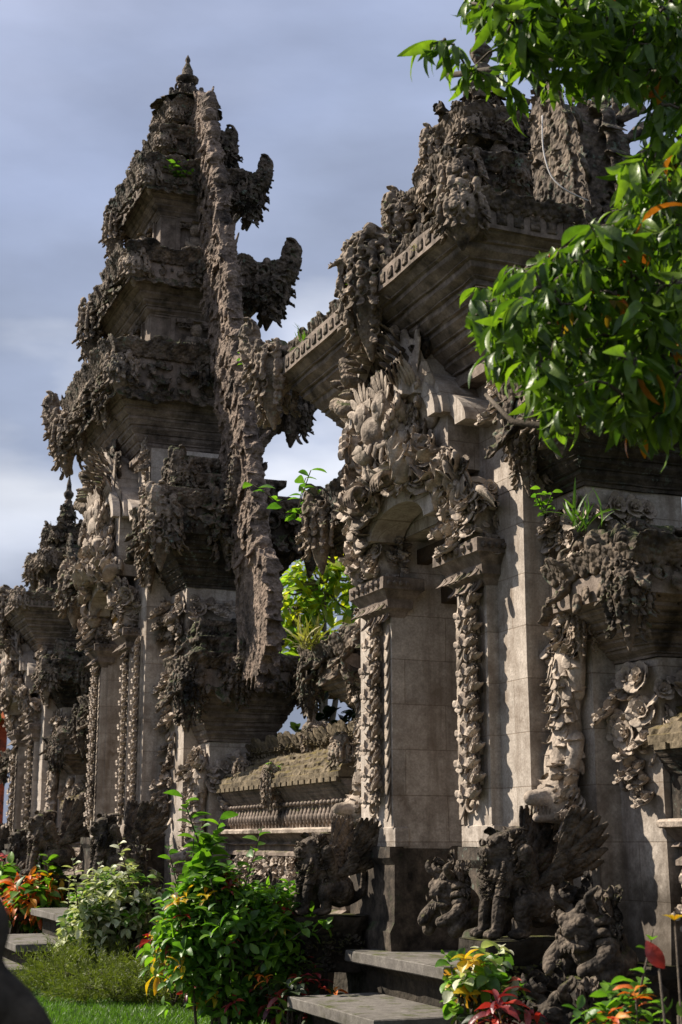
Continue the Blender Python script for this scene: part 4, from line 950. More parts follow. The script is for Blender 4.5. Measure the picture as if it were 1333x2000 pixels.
# ------------------------------------------------------------------ statues
def lion_meshes():
    b_ = MB()
    tube(b_, [(-.16,0,.18),(-.05,0,.26),(.05,0,.38)], [.13,.125,.115], 12)
    B(b_, .07, 0, .50, .085, .085, .09); B(b_, .16, 0, .475, .05, .055, .04); B(b_, .15, 0, .435, .045, .05, .02)
    for s in (-1, 1):
        tube(b_, [(.08,.07*s,.34),(.14,.08*s,.18),(.15,.08*s,.05)], [.055,.04,.035]); B(b_, .18, .08*s, .03, .06, .042, .03)
        tube(b_, [(-.14,.09*s,.18),(.02,.12*s,.20),(-.01,.12*s,.05)], [.10,.065,.04]); B(b_, .04, .12*s, .03, .07, .04, .03)
        B(b_, .11, .045*s, .545, .03, .026, .026)
    tube(b_, [(-.22,0,.10),(-.34,.05,.16),(-.33,.08,.34)], [.04,.035,.02])
    d = MB(); r = np.random.default_rng(3)
    for i in range(70):
        a = r.uniform(-2.6, 2.6); z = r.uniform(.36, .6); d.one([ACAN2, PET_R, PET][i % 3], (.03-.02*math.cos(a), .085*math.sin(a), z), (-.5, math.sin(a), -.6), (.3, math.sin(a), .6), r.uniform(.07, .12))
    for i in range(70):
        z = r.uniform(.24, .42); y = r.uniform(-.11, .11); d.one([PET_R, ACAN2, TEAR][i % 3], (.05+.09*math.cos(y*9)-.12*(.42-z), y, z), (.3, y*3, -1), (1, y*4, .2), r.uniform(.05, .085))
    for s in (-1, 1):
        for i in range(14): d.one([VOL, PET][i % 2], (-.12+.02*(i % 7), .125*s, .14+.02*i), (0, 0, -1), (0, s, .1), r.uniform(.06, .09))
        C = [(.17, .045*s+.024*math.cos(a), .53+.018*math.sin(a)) for a in np.linspace(0, 2*PI, 11)]; V, F = grid_tube(C, [.007]*11, 5); d.add(V, F); d.one(BALL_S, (.155, .045*s, .528), sc=.017); d.one(VOL, (.195, .03*s, .475), (0, 1, 0), (1, 0, 0), .05)
    for i in range(9): d.one(PET_R, (.05-.03*i/9, .03*math.sin(i*2), .57), (-.3, .2*math.sin(i*2), 1), (-1, 0, 0), .13)
    for s in (-1, 1):
        for k in range(3): d.one(BALL_S, (.215, (.06+.022*k)*s, .025), sc=.017)
        for k in range(3): d.one(PET_F, (.185, .02*k*s, .462), (0, 0, -1), (1, 0, 0), .035)
        d.one(PET_R, (.05, .09*s, .56), (-.1, .6*s, .9), (1, 0, 0), .09)
    return b_, d
def wing_mesh():
    w = MB(); r = np.random.default_rng(8)
    for row, (n_, L, z0) in enumerate(((9, .50, 0), (8, .34, .02), (7, .22, .04))):
        for i in range(n_):
            a = .35+1.15*i/(n_-1); w.one(PET_F if row < 2 else PET, (-.02*i, .012*row+.006*(i % 2), .01*i), (-math.cos(a), 0, math.sin(a)), (0, 1, 0), (L*(1-.35*abs(i/(n_-1)-.35)), L*.42, L*.5))
    for i in range(8): w.one(BALL, (-.01+.01*i, .01, .03*i-.02), sc=(.05,.045,.05))
    return w
LM = None
def winged_lion(loc, rz, label, group, sc=1.0, ped=.22, mirror=False):
    global LM
    if LM is None:
        b_, d = lion_meshes(); LM = [b_.mesh('body'), d.mesh('mane'), wing_mesh().mesh('wing')]
        p_ = MB(); prism(p_, -.30, .24, -.17, .17, [(-.40, .03), (-.34, .03), (-.31, -.01), (-.12, -.015), (-.07, .02), (0, .02)], .005, .08)
        encrust(p_, (.24,-.17,-.31), (0,1,0), (0,0,1), .34, .2, .09, (1,0,0), 'rough'); encrust(p_, (-.3,-.18,-.31), (1,0,0), (0,0,1), .54, .2, .09, (0,-1,0), 'rough'); encrust(p_, (-.3,.18,-.31), (1,0,0), (0,0,1), .54, .2, .09, (0,1,0), 'rough')
        LM.append(p_.mesh('base_block'))
        for me in LM[:3]: me.materials.append(M['statue'])
        LM[3].materials.append(M['damp'])
    t_ = thing('winged_lion_statue', label, 'statue', loc, rz, group)
    t_.scale = (sc,)*3
    bo = inst(LM[0], 'body', t_, (0,0,0)); fuse(bo, .009, 3)
    inst(LM[1], 'mane', t_, (0,0,0))
    for s in (-1, 1):
        w = inst(LM[2], 'wing', t_, (-.06, .11*s, .30), 0); w.rotation_euler = (-.35*s if s > 0 else .35, 0, -.18*s); 
    inst(LM[3], 'base_block', t_, (0,0,0))
    return t_
def demon_meshes():
    b_ = MB()
    B(b_, 0, 0, .16, .14, .17, .15); B(b_, .10, 0, .26, .11, .13, .11); B(b_, .20, 0, .25, .05, .05, .045); B(b_, .17, 0, .17, .07, .10, .03)
    for s in (-1, 1):
        B(b_, .18, .06*s, .30, .04, .038, .038); tube(b_, [(.05,.14*s,.2),(.16,.19*s,.10),(.24,.12*s,.06)], [.06,.05,.04]); tube(b_, [(-.05,.12*s,.1),(.12,.2*s,.06),(.16,.17*s,.0)], [.08,.06,.05])
        tube(b_, [(.12,.08*s,.36),(.2,.12*s,.42),(.16,.16*s,.47)], [.03,.025,.01])
    d = MB(); r = np.random.default_rng(4)
    for i in range(80):
        a = r.uniform(-2.8, 2.8); z = r.uniform(.12, .42); d.one([ACAN2, PET_R, SCROLL, PET][i % 4], (.04+.03*math.cos(a), .13*math.sin(a), z), (-.2, math.sin(a), .3), (.4, math.sin(a), .4), r.uniform(.07, .13))
    for s in (-1, 1):
        for k in range(3): d.one(PET_F, (.225, (.015+.028*k)*s, .19), (.1, 0, 1 if k == 2 else -1), (1, 0, 0), .05)
    return b_, d
DM = None
def demon(loc, rz, label, group, sc=1.0, block=True):
    global DM
    if DM is None:
        b_, d = demon_meshes(); DM = [b_.mesh('body'), d.mesh('mane')]
        for me in DM: me.materials.append(M['statue'])
    t_ = thing('crouching_demon_statue', label, 'statue', loc, rz, group); t_.scale = (sc,)*3
    bo = inst(DM[0], 'body', t_, (0,0,0)); fuse(bo, .009, 2); inst(DM[1], 'mane', t_, (0,0,0))
    if not block: return t_
    pb = MB(); prism(pb, -.22, .26, -.2, .2, [(-.5,.05),(-.06,.04),(-.02,.0),(.02,.0)], .006, .08); pb.build('base_block', 'damp', t_, False)
    return t_
GS = 'carved guardian statues at the gate feet'
winged_lion((3.68,6.66,1.02), PI, 'winged lion statue at the near foot of the nearest doorway, above the red croton', GS, .90)
winged_lion((3.62,9.22,1.02), PI, 'winged lion statue at the far foot of the nearest doorway, beside the mossy wall', GS, .88)
winged_lion((3.28,13.9,1.12), PI, 'dark winged lion statue at the near foot of the tallest gate', GS, 1.05)
winged_lion((3.28,17.1,1.12), PI, 'winged lion statue at the far foot of the tallest gate, past its doorway', GS, 1.2)
winged_lion((3.7,21.1,1.06), PI, 'winged lion statue at the near foot of the most distant gate, above orange flowers', GS)
winged_lion((3.7,24.3,1.06), PI, 'winged lion statue at the far foot of the most distant gate', GS)
demon((3.84,6.12,.86), PI+.25, 'horned crouching demon beside the nearest lion statue, by the leaning grey wall', GS, .92)
demon((3.45,5.75,.50), PI+.3, 'lowest mossy crouching demon statue, right of the red croton', GS, .9)
demon((3.72,10.35,.74), PI, 'mossy crouching demon at the foot of the wall behind the green shrub', GS, 1.05)
demon((3.78,7.46,1.02), PI+.1, 'stone demon bust against the near pedestal of the nearest doorway', GS, .8, False)
demon((3.42,13.15,.95), PI, 'stone demon under the head-down beast on the corner of the tallest gate', GS, 1.1)
demon((3.3,17.75,.80), PI, 'small dark stone demon beyond the grey step slabs', GS, 1.0)

# ------------------------------------------------------------------ boundary walls
def boundary_wall(y0, y1, label, mid=True, x=4.32):
    g = thing('boundary_wall', label, 'wall', (x, (y0+y1)/2, 0)); L = (y1-y0)/2
    k = (1, 1, 0, 0)
    m_ = MB(); prism(m_, 0, .55, -L, L, [(-.05,.26),(.62,.26),(.66,.22),(.74,.22),(.76,.27),(.88,.27),(.91,.2),(.97,.18),(1.0,.12),(1.05,.14),(1.09,.14),(1.12,.02)], .003, k=k if mid else (.1,1,0,0)); m_.build('plinth', 'mould', g, False)
    m_ = MB(); prism(m_, 0, .55, -L, L, [(1.11,.0),(1.38,.0),(1.385,.05),(1.41,.05),(1.43,.02),(1.47,.02),(1.48,.07),(1.50,.04),(1.57,.11)], .0015, k=k); wb = m_.build('wall', 'mould', g, False)
    m_ = MB(); encrust(m_, (-.005,-L,1.13), (0,1,0), (0,0,1), 2*L, .25, .12, (-1,0,0), 'flower', dens=1.15, push=.15); m_.build('carved_frieze', 'relief', wb)
    m_ = MB(); prism(m_, 0, .55, -L, L, [(1.569,.13),(1.575,.15),(1.60,.155),(1.615,.13)], .001, k=k); m_.build('ledge', 'relief', g, False)
    m_ = MB(); prism(m_, 0, .55, -L, L, [(1.61,.05),(1.84,.05)]+flare(1.85, 1.98, .07, .17, 4), .001, k=k)
    n_ = int(2*L/.085) if mid else 0
    for i in range(n_):
        y = -L+.05+i*(2*L-.1)/(n_-1); m_.one(BALL_S, (-.07, y, 1.70), (0,0,1), (-1,0,0), (.075,.03,.02)); m_.one(BALL_S, (-.07, y, 1.70), (0,0,1), (-1,0,0), (.045,.040,.026)); m_.one(BALL_S, (-.08, y+.04, 1.81), (0,0,1), (-1,0,0), (.022,.034,.02)); m_.box(-.058, -.04, y+.03, y+.05, 1.62, 1.78)
    m_.build('baluster_band', 'mould' if mid else 'darkmould', g)  # plain end wall: darker stone colour stands in for the shadow it lies in
    m_ = MB(); prism(m_, 0, .55, -L, L, [(1.985,.18),(2.03,.185),(2.035,.17)], .002, k=k)
    for q in range(5): prism(m_, .0+.0*q, .55, -L, L, [(2.03+.055*q,.17-.085*q),(2.065+.055*q,.168-.085*q),(2.082+.055*q,.145-.085*q),(2.088+.055*q,.08-.085*q)], .006, .04, k=k)
    for q in range(int(2*L/.14)): m_.box(-.192, -.17, -L+.02+q*.14, -L+.02+q*.14+.10, 1.955, 1.99)
    rf = m_.build('roof', 'mossroof', g, False)
    m_ = MB(); prism(m_, .22, .36, -L, L, [(2.28,0),(2.36,0)], .004, k=k)
    fringe(m_, (.2,-L,2.31), (.2,L,2.31), (-1,0,0), .15, .055, lean=.15); fringe(m_, (.2,-L,2.27), (.2,L,2.27), (-1,0,0), .10, .06, True, ACAN); m_.build('ridge_crest', 'mossroof', rf)
    if mid:
        corner(g, 3, 'carved', -.17, 0, 2.02, PI, .26); corner(g, 3, 'carved', .2, 0, 2.40, PI, .25); corner(g, 0, 'carved', .3, 0, 2.42, PI, .22)
    corner(g, 4, 'carved', -.10, -L+.12, 2.14, PI+.3, .30)
    corner(g, 4, 'carved', .0, L-.3, 2.14, PI-.3, .26)
    return g
boundary_wall(10.17, 13.36, 'low boundary wall with mossy stepped roof and baluster band between the two big gates')
boundary_wall(17.64, 20.73, 'low boundary wall beyond the tallest gate, mostly in shade')
boundary_wall(2.4, 6.23, 'end of boundary wall with dotted eave at the right edge of the photo', mid=False, x=4.43)

# ------------------------------------------------------------------ ground, path, step slabs
GZ = .25
gm = MB(); nx, ny = 90, 110; xs = np.concatenate([np.linspace(-300,-6,8), np.linspace(-5,9,60), np.linspace(12,300,10)]); ys = np.concatenate([np.linspace(-60,0,5), np.linspace(1,30,110), np.linspace(36,900,14)])
Xg, Yg = np.meshgrid(xs, ys); Zg = GZ-.03 + .02*np.sin(Xg*2.1+Yg)*np.cos(Yg*1.3) ; Vg = np.stack([Xg, Yg, Zg], -1).reshape(-1, 3); n = len(xs)
Fg = [(j*n+i, j*n+i+1, (j+1)*n+i+1, (j+1)*n+i) for j in range(len(ys)-1) for i in range(n-1)]
gm.add(Vg, Fg); struct(gm.build('ground', 'soil'))
def slab(x0, x1, y0, y1, z, label, th=.07):
    m_ = MB(); c = .006
    prism(m_, x0, x1, y0, y1, [(z-th, -c), (z-th+c, 0), (z-c, 0), (z, -c)], .001, .2)
    t_ = thing('step_slab', label, 'stone step', ((x0+x1)/2, (y0+y1)/2, z-th), 0, 'stone steps up to the gates')
    o = m_.build('tread', 'paving', t_, False); o.location = (-(x0+x1)/2, -(y0+y1)/2, -(z-th))
    m_ = MB(); prism(m_, x0+.12, x1+.02, y0+.08, y1-.08, [(GZ-.1, .0), (z-th-.05, 0), (z-th-.002, .03)], .004); o = m_.build('support_block', 'damp', t_, False); o.location = (-(x0+x1)/2, -(y0+y1)/2, -(z-th))
slab(3.69, 4.35, 7.50, 8.95, .815, 'upper stone step in the nearest doorway')
slab(3.20, 3.80, 7.36, 8.70, .57, 'lower stone step at the bottom of the photo, under the nearest doorway')
slab(2.90, 3.62, 14.2, 15.85, .81, 'highest of three grey stepped slabs, beside the pale variegated shrub')
slab(2.42, 2.99, 13.9, 15.5, .57, 'middle of three grey stepped slabs near the left edge')
slab(2.10, 2.75, 13.75, 15.5, .36, 'lowest of three grey stepped slabs, behind the dark foreground statue')
m_ = MB(); prism(m_, 3.74, 3.98, 7.2, 8.95, [(GZ-.05,0),(.50,.0),(.54,-.02)], .008); mk = m_.build('mossy_kerb', 'mossroof', None, False); tag(mk, 'moss covered stone riser between the two steps of the nearest doorway', 'kerb')
i_ = 0
for (x, y, rx, ry) in ((1.80,10.65,.20,.30),(1.82,11.25,.17,.2),(1.4,11.0,.2,.24)):
    m_ = MB(); n = 14; V = []
    for z, q in ((GZ-.05,1.0),(GZ+.012,1.0),(GZ+.02,.95)):
        for k in range(n):
            a = 2*PI*k/n; rr = 1+.16*math.sin(3*a+x*9)+.07*math.sin(7*a+y*5); V.append((x+rx*rr*q*math.cos(a), y+ry*rr*q*math.sin(a), z))
    F = [(j*n+k, j*n+(k+1) % n, (j+1)*n+(k+1) % n, (j+1)*n+k) for j in range(2) for k in range(n)]; F += [(2*n, 2*n+2*k+1, 2*n+2*k+2, 2*n+min(2*k+3, n-1)) for k in range(0, 6)]
    m_.add(V, F); tag(m_.build('path_stone', 'pathstone', None, False), ['larger flat paving stone in the lawn at the bottom left corner','small flat paving stone just beyond the larger one in the lawn','paving stone at the left edge behind the dark foreground statue'][i_], 'paving stone', 'paving stones in the lawn'); i_ += 1

# ------------------------------------------------------------------ plants
def T_leaf(w=.3, droop=.5, fold=.12, n=6, wav=.0, ob=0.0, tip=1.0):
    V = []
    for i in range(n+1):
        t_ = i/n; ww = w*math.sin(PI*min(1, (t_**(1+ob))*.97+.015))**.8; a = droop*t_
        x = math.sin(a)/droop if droop > .01 else t_; z = -(1-math.cos(a))/droop if droop > .01 else 0
        zz = wav*math.sin(t_*9)
        V += [(x, -ww, z+fold*ww*2+zz), (x, 0, z), (x, ww, z+fold*ww*2-zz)]
    F = [(i*3+k, i*3+k+1, (i+1)*3+k+1, (i+1)*3+k) for i in range(n) for k in range(2)]
    return (np.array(V), np.array(F))
LF_M = T_leaf(.112, 1.25, .25, 7, .015); LF_O = T_leaf(.27, .55, .2, 6, .01); LF_N = T_leaf(.06, .35, .1, 3); LF_F = T_leaf(.17, .6, .15, 6, ob=.6); LF_C = T_leaf(.16, .9, .25, 7, .03); LF_B = T_leaf(.36, .7, .2, 8, .01)
def unit(v): return v/(np.linalg.norm(v, axis=-1, keepdims=True)+1e-9)
def leaves(mb, T, P, D, size, r=rng, spread=.35, sv=.25):
    k = len(P); Nn = np.array([0, 0, 1.0])+r.normal(0, spread, (k, 3)); Dn = unit(D)
    Nn = Nn - Dn*np.sum(Nn*Dn, 1, keepdims=True)
    mb.many(T, rots(Dn, Nn), P, size*r.uniform(1-sv, 1+sv, k))
def ell_points(k, c, rad, r=rng, shell=.55):
    u = unit(r.normal(0, 1, (k, 3))); t_ = (shell+(1-shell)*r.random((k, 1)))
    lump = 1+.16*np.sin(u[:, :1]*5+c[0]*3)*np.cos(u[:, 1:2]*6+c[1])+.08*np.sin(u[:, 2:3]*11)
    return np.array(c)+u*t_*np.array(rad)*lump, u
def shrub(name, label, cat, base, crowns, T, size, n, mat, group=None, extra=(), stems=7, shoots=0, per=5, loose=.5):
    """woody stems carrying whorls of leaves; crowns = [(dx,dy,z,rx,ry,rz)]; extra = [(fraction, material, template, name)]"""
    r = np.random.default_rng(int(abs(base[0]*731+base[1]*97))+len(name)+n)
    g = thing(name, label, cat, base, 0, group); lm = MB(); em = [MB() for _ in extra]; sm = MB()
    for ci, c in enumerate(crowns):
        m_ = n//len(crowns)//per; P, u = ell_points(m_, c[:3], c[3:], r, .35)
        tips = P
        for j in range(m_):
            k = per; axis = unit(u[j]+np.array([0, 0, .7])+r.normal(0, .3, 3)); A = r.uniform(0, 2*PI)+np.arange(k)*2.4
            e1 = unit(np.cross(axis, [0.3, .5, .1])); e2 = np.cross(axis, e1)
            D = axis*loose+np.cos(A)[:, None]*e1+np.sin(A)[:, None]*e2; PP = tips[j]+axis*(np.arange(k)[:, None]/k)*size*.7
            q = r.random(); tgt = lm; TT = T; acc = 0
            for x_, ex in enumerate(extra):
                acc += ex[0]
                if q < acc: tgt = em[x_]; TT = ex[2]; break
            leaves(tgt, TT, PP, D, size, r)
            if j % 3 == 0: 
                b0 = np.array([c[0]*.4+r.normal(0,.04), c[1]*.4+r.normal(0,.04), max(.02, c[2]-c[5]*.8)]); V, F = grid_tube([b0, (b0+tips[j])/2+r.normal(0,.03,3), tips[j]], [.007,.005,.003], 4); sm.add(V, F)
    for j in range(shoots):
        c = crowns[r.integers(len(crowns))]; p0 = np.array([c[0]+r.normal(0, c[3]*.4), c[1]+r.normal(0, c[4]*.4), c[2]+c[5]*.6]); L = r.uniform(.2, .45)
        dr = unit(np.array([r.normal(0,.25), r.normal(0,.25), 1])); V, F = grid_tube([p0, p0+dr*L/2, p0+dr*L], [.006,.005,.003], 4); sm.add(V, F)
        k = int(L/.035); tt = np.arange(k)/k; A = tt*k*2.4; D = np.stack([np.cos(A), np.sin(A), .5+0*A], 1); leaves(lm, T, p0+dr*L*tt[:, None], D, size*1.1, r)
    for j in range(stems):
        a = 2*PI*j/stems; c = crowns[j % len(crowns)]; V, F = grid_tube([(.04*math.cos(a), .04*math.sin(a), -.05), (c[0]*.4+.1*math.cos(a), c[1]*.4+.1*math.sin(a), c[2]*.5), (c[0]+c[3]*.4*math.cos(a), c[1]+c[4]*.4*math.sin(a), c[2])], [.012,.009,.005], 5); sm.add(V, F)
    lm.build('foliage', mat, g); sm.build('stem', 'bark', g)
    for ex, e in zip(extra, em): e.build(ex[3], ex[1], g)
    return g
shrub('green_shrub', 'tall bright green leafy shrub at the bottom centre, in front of the low wall', 'shrub', (3.02,9.35,GZ), [(0,0,.72,.34,.4,.38),(-.24,.1,.62,.24,.3,.32),(.30,-.1,.62,.26,.3,.36),(-.10,.05,.88,.16,.2,.2),(.08,.1,.30,.4,.4,.24)], LF_O, .085, 4600, 'leaf_shrub', extra=[(.05,'leaf_red',LF_C,'red_leaves'),(.03,'leaf_yellow',LF_C,'yellow_leaves')], shoots=9)
sh = shrub('sapling', 'slender green shoot rising above the bright green shrub', 'plant', (2.88,9.4,GZ), [(0,0,1.08,.08,.08,.24)], LF_O, .12, 70, 'leaf_shrub', stems=2, shoots=2)
shrub('variegated_shrub', 'round shrub with small cream-edged leaves beside the grey slabs', 'shrub', (3.2,13.0,GZ), [(0,0,.66,.36,.4,.40),(-.28,0,.48,.26,.35,.34),(.34,.0,.46,.28,.35,.34)], LF_O, .085, 4200, 'leaf_var', extra=[(.16,'leaf_shrub',LF_O,'green_leaves')], shoots=8)
shrub('croton', 'dark red and yellow croton between the pale shrub and green shrub', 'plant', (3.25,11.3,GZ), [(0,0,.42,.32,.3,.3),(.2,-.3,.35,.3,.3,.28)], LF_C, .13, 420, 'leaf_red', extra=[(.28,'leaf_yellow',LF_C,'yellow_leaves'),(.3,'leaf_shrub',LF_C,'green_leaves')])
shrub('croton', 'crimson croton at the bottom right with a green and yellow top', 'plant', (3.0,5.55,GZ), [(.0,0,.42,.20,.2,.22),(.1,.05,.30,.22,.2,.2)], LF_C, .105, 280, 'leaf_red', extra=[(.10,'leaf_orange',LF_C,'orange_leaves'),(.25,'leaf_dark',LF_C,'dark_leaves')])
shrub('yellow_green_plant', 'broad-leaved green and yellow plant growing over the crimson croton', 'plant', (2.98,5.75,GZ), [(.0,0,.66,.16,.16,.13)], LF_B, .062, 230, 'leaf_shrub', extra=[(.10,'leaf_yellow',LF_B,'yellow_leaves'),(.3,'leaf_var',LF_B,'striped_leaves')], shoots=0)
shrub('fern_like_plant', 'leafy green plant with thin twigs in the bottom right corner', 'plant', (2.86,4.4,GZ), [(0,0,.50,.22,.2,.28)], LF_O, .06, 420, 'leaf_shrub', extra=[(.15,'leaf_orange',LF_C,'orange_leaves')], shoots=1)
shrub('orange_flower_bush', 'bush of orange bracts by the left edge, beyond the grey slabs', 'flower bush', (2.95,17.3,GZ), [(0,0,.55,.30,.5,.28),(.18,-.5,.62,.2,.3,.2)], LF_C, .17, 520, 'leaf_orange', extra=[(.35,'leaf_shrub',LF_O,'green_leaves')])
shrub('pink_flower_bush', 'pink flowering bush cut by the left edge of the photo', 'flower bush', (2.9,19.2,GZ), [(0,0,.8,.35,.6,.32)], LF_C, .17, 420, 'leaf_pink', extra=[(.3,'leaf_shrub',LF_O,'green_leaves')])
shrub('bright_green_bush', 'yellow-green bush right of the orange flowers at the left', 'shrub', (3.3,17.0,GZ), [(0,0,.55,.28,.3,.34)], LF_O, .11, 700, 'leaf_shrub', extra=[(.25,'leaf_yellow',LF_O,'yellow_leaves')], shoots=4)
shrub('low_yellow_groundcover', 'low yellow-green plants under the orange flowers beside the slabs', 'plant', (2.35,16.3,GZ), [(0,0,.12,.35,.8,.2),(-.3,-.9,.10,.3,.5,.15)], LF_C, .10, 1500, 'leaf_shrub', extra=[(.4,'leaf_yellow',LF_C,'yellow_leaves')])
shrub('climbing_plant', 'leafy climber beside the white pier left of the tallest gate', 'plant', (3.55,18.3,GZ), [(0,0,1.0,.12,.15,.4),(0,.0,.5,.15,.2,.35)], LF_O, .1, 360, 'leaf_shrub', shoots=2)
shrub('dark_red_plant', 'dark red leafed plant at the foot of the green shrub, right side', 'plant', (3.35,8.9,GZ), [(0,0,.25,.25,.3,.2)], LF_C, .10, 200, 'leaf_red', extra=[(.12,'leaf_orange',LF_C,'orange_leaves'),(.5,'leaf_dark',LF_O,'dark_leaves')])
# big anthurium with a red spathe
g = thing('anthurium', 'large grey-green leaves with one red spathe in the bottom right corner', 'plant', (2.76,3.95,GZ))
m_ = MB(); sm = MB()
for (dx, dy, z, a, sz) in ((0,0,.72,.3,.26),(-.1,.05,.62,2.2,.24),(.12,-.05,.60,-1.2,.26),(.02,-.14,.52,-2.4,.28),(-.08,-.1,.45,3.3,.24),(.15,.1,.5,.9,.24)):
    m_.one(LF_B, (dx,dy,z), (math.cos(a), math.sin(a), -.25), (-.2*math.cos(a), -.2*math.sin(a)-.4, 1), sz); V, F = grid_tube([(0,0,0),(dx*.6,dy*.6,z*.6),(dx,dy,z)], [.007,.006,.005], 5); sm.add(V, F)
m_.build('foliage', 'leaf_tree', g); 
f = MB(); f.one(LF_O, (-.03,.02,.86), (-.55,.1,.75), (-.5,-.8,-.3), .10); f.build('red_spathe', 'leaf_red', g); V, F = grid_tube([(0,0,0),(-.03,.01,.5),(-.05,.02,.86)], [.006,.005,.004], 5); sm.add(V, F)
f = MB()
for k in range(10): a = k*.63; f.one(LF_F, (.06,.08,1.0), (math.cos(a), math.sin(a), .9), (-math.cos(a),-math.sin(a),1), .045)
f.build('yellow_flower', 'leaf_yellow', g); V, F = grid_tube([(0,0,0),(.05,.05,.5),(.06,.08,1.03)], [.006,.005,.003], 5); sm.add(V, F); sm.build('stem', 'bark', g)
# juniper mounds
def juniper(x, y, rx, ry, rz, n, label):
    r = np.random.default_rng(int(x*100+y)); g = thing('juniper_bush', label, 'shrub', (x, y, GZ), 0, 'feathery low junipers'); m_ = MB()
    P, u = ell_points(n, (0,0,.05), (rx, ry, rz), r, .7); P[:, 2] = np.abs(P[:, 2])
    for j in range(n):
        k = 16; ax = unit(np.array([u[j,0], u[j,1]-.3, .25+.7*abs(u[j,2])])+r.normal(0,.2,3)); t_ = np.arange(k)/k; PP = P[j]+ax*t_[:, None]*.17
        D = ax*.9+unit(r.normal(0,1,(k,3)))*.8; m_.many(LF_N, rots(D, r.normal(0,1,(k,3))), PP, .05*r.uniform(.7,1.3,k)*(1.2-.5*t_))
    m_.build('foliage', 'leaf_juniper', g)
    sm = MB()
    for j in range(8): a = j*.8; V, F = grid_tube([(0,0,-.05),(rx*.3*math.cos(a),ry*.3*math.sin(a),rz*.5),(rx*.7*math.cos(a),ry*.7*math.sin(a),rz*.6)], [.015,.01,.006], 5); sm.add(V, F)
    sm.build('stem', 'bark', g)
juniper(2.80, 12.7, .52, .5, .30, 700, 'feathery olive-green juniper at the left, rising in front of the grey slabs')
juniper(3.45, 11.8, .62, .5, .27, 800, 'feathery olive-green juniper left of the bright green shrub')
juniper(2.95, 11.9, .50, .32, .18, 380, 'lowest feathery juniper spreading over the lawn')
# lawn
r = np.random.default_rng(21); k = 60000; m_ = MB()
P = np.stack([r.uniform(1.0, 3.6, k), 9.6+6.2*r.random(k)**1.2, np.full(k, GZ-.02)], 1)
ok = (P[:,0] < 3.5)
for (x, y, rx, ry) in ((1.80,10.65,.20,.30),(1.82,11.25,.17,.2),(1.4,11.0,.2,.24)): ok &= ((P[:,0]-x)/rx)**2+((P[:,1]-y)/ry)**2 > .95
P = P[ok]; D = np.array([0,0,1.0])+r.normal(0,.5,(len(P),3)); m_.many(T_leaf(.07,.6,.1,2), rots(D, r.normal(0,1,(len(P),3))), P, r.uniform(.03,.065,len(P)))
o = m_.build('grass', 'leaf_grass'); o['kind'] = 'stuff'; o['label'] = 'short green lawn grass'

# weeds rooted in the stonework
def tuft(x, y, z, h, n, label, mat='leaf_grass', T=None, leafy=False):
    r = np.random.default_rng(int(x*100+y*10+z)); m_ = MB(); g = thing('weed_tuft', label, 'weed', (x, y, z), 0, 'weeds growing on the stonework')
    if leafy:
        st = MB()
        for j in range(max(2, n//8)):
            d = unit(np.array([r.normal(0,.5), r.normal(0,.5), r.uniform(.2,1.2)])); L = h*r.uniform(.5,1); k = 8; t_ = np.arange(k)/k; PP = d*L*t_[:, None]; PP[:,2] -= (L*t_)**2*.3
            A = np.arange(k)*2.4+r.random()*6; leaves(m_, LF_O, PP, np.stack([np.cos(A), np.sin(A), .2+0*A], 1), h*.22, r); V, F = grid_tube(PP, [.004]*k, 4); st.add(V, F)
        st.build('stem', 'bark', g)
    else:
        D = np.stack([r.normal(0,.5,n), r.normal(0,.5,n), np.ones(n)], 1); m_.many(T_leaf(.03,1.0,.1,5), rots(D, r.normal(0,1,(n,3))), r.normal(0,h*.12,(n,3))*np.array([1,1,.2]), h*r.uniform(.5,1.1,n))
    m_.build('foliage', mat, g)
tuft(3.5, 8.05, 5.0, .16, 50, 'green tuft on the cornice edge of the near gate', 'leaf_shrub')
tuft(3.48, 9.2, 5.0, .22, 40, 'upright green tuft behind the far cornice corner of the near gate')
tuft(4.0, 14.75, 9.02, .35, 60, 'leafy green weed high on the tallest gate, left of its fin', 'leaf_shrub', leafy=True)
tuft(3.9, 10.2, 2.95, .28, 60, 'yellow-green grass tuft on the roof of the small wing by the wall', 'leaf_dry')
tuft(3.95, 6.3, 3.1, .26, 22, 'arching thin grass on the shaded wing of the near gate', 'leaf_grass')
tuft(3.9, 6.6, 3.25, .22, 30, 'small leafy weed on the flower bracket near the right pier', 'leaf_shrub', leafy=True)
tuft(4.25, 13.0, 6.2, .3, 30, 'small weed rooted in the lower fin of the tallest gate', 'leaf_shrub', leafy=True)
tuft(4.15, 11.75, 2.1, .16, 30, 'small weed on the mossy wall roof beside its middle ornament', 'leaf_shrub', leafy=True)
tuft(3.55, 23.6, 5.15, .9, 40, 'tall thin green shoot on the most distant gate', 'leaf_shrub', leafy=True)
tuft(3.75, 10.1, 3.95, .55, 40, 'leafy weed hanging from the small wing left of the mask', 'leaf_shrub', leafy=True)
for i in range(9):
    tuft(3.46, 7.0+.22*i, 4.97, .08, 26, ['short dry grass on the cornice edge near its carved corner', 'short dry grass on the cornice edge above the monster mask', 'x'][i//4], 'leaf_dry') if i % 4 == 1 else None

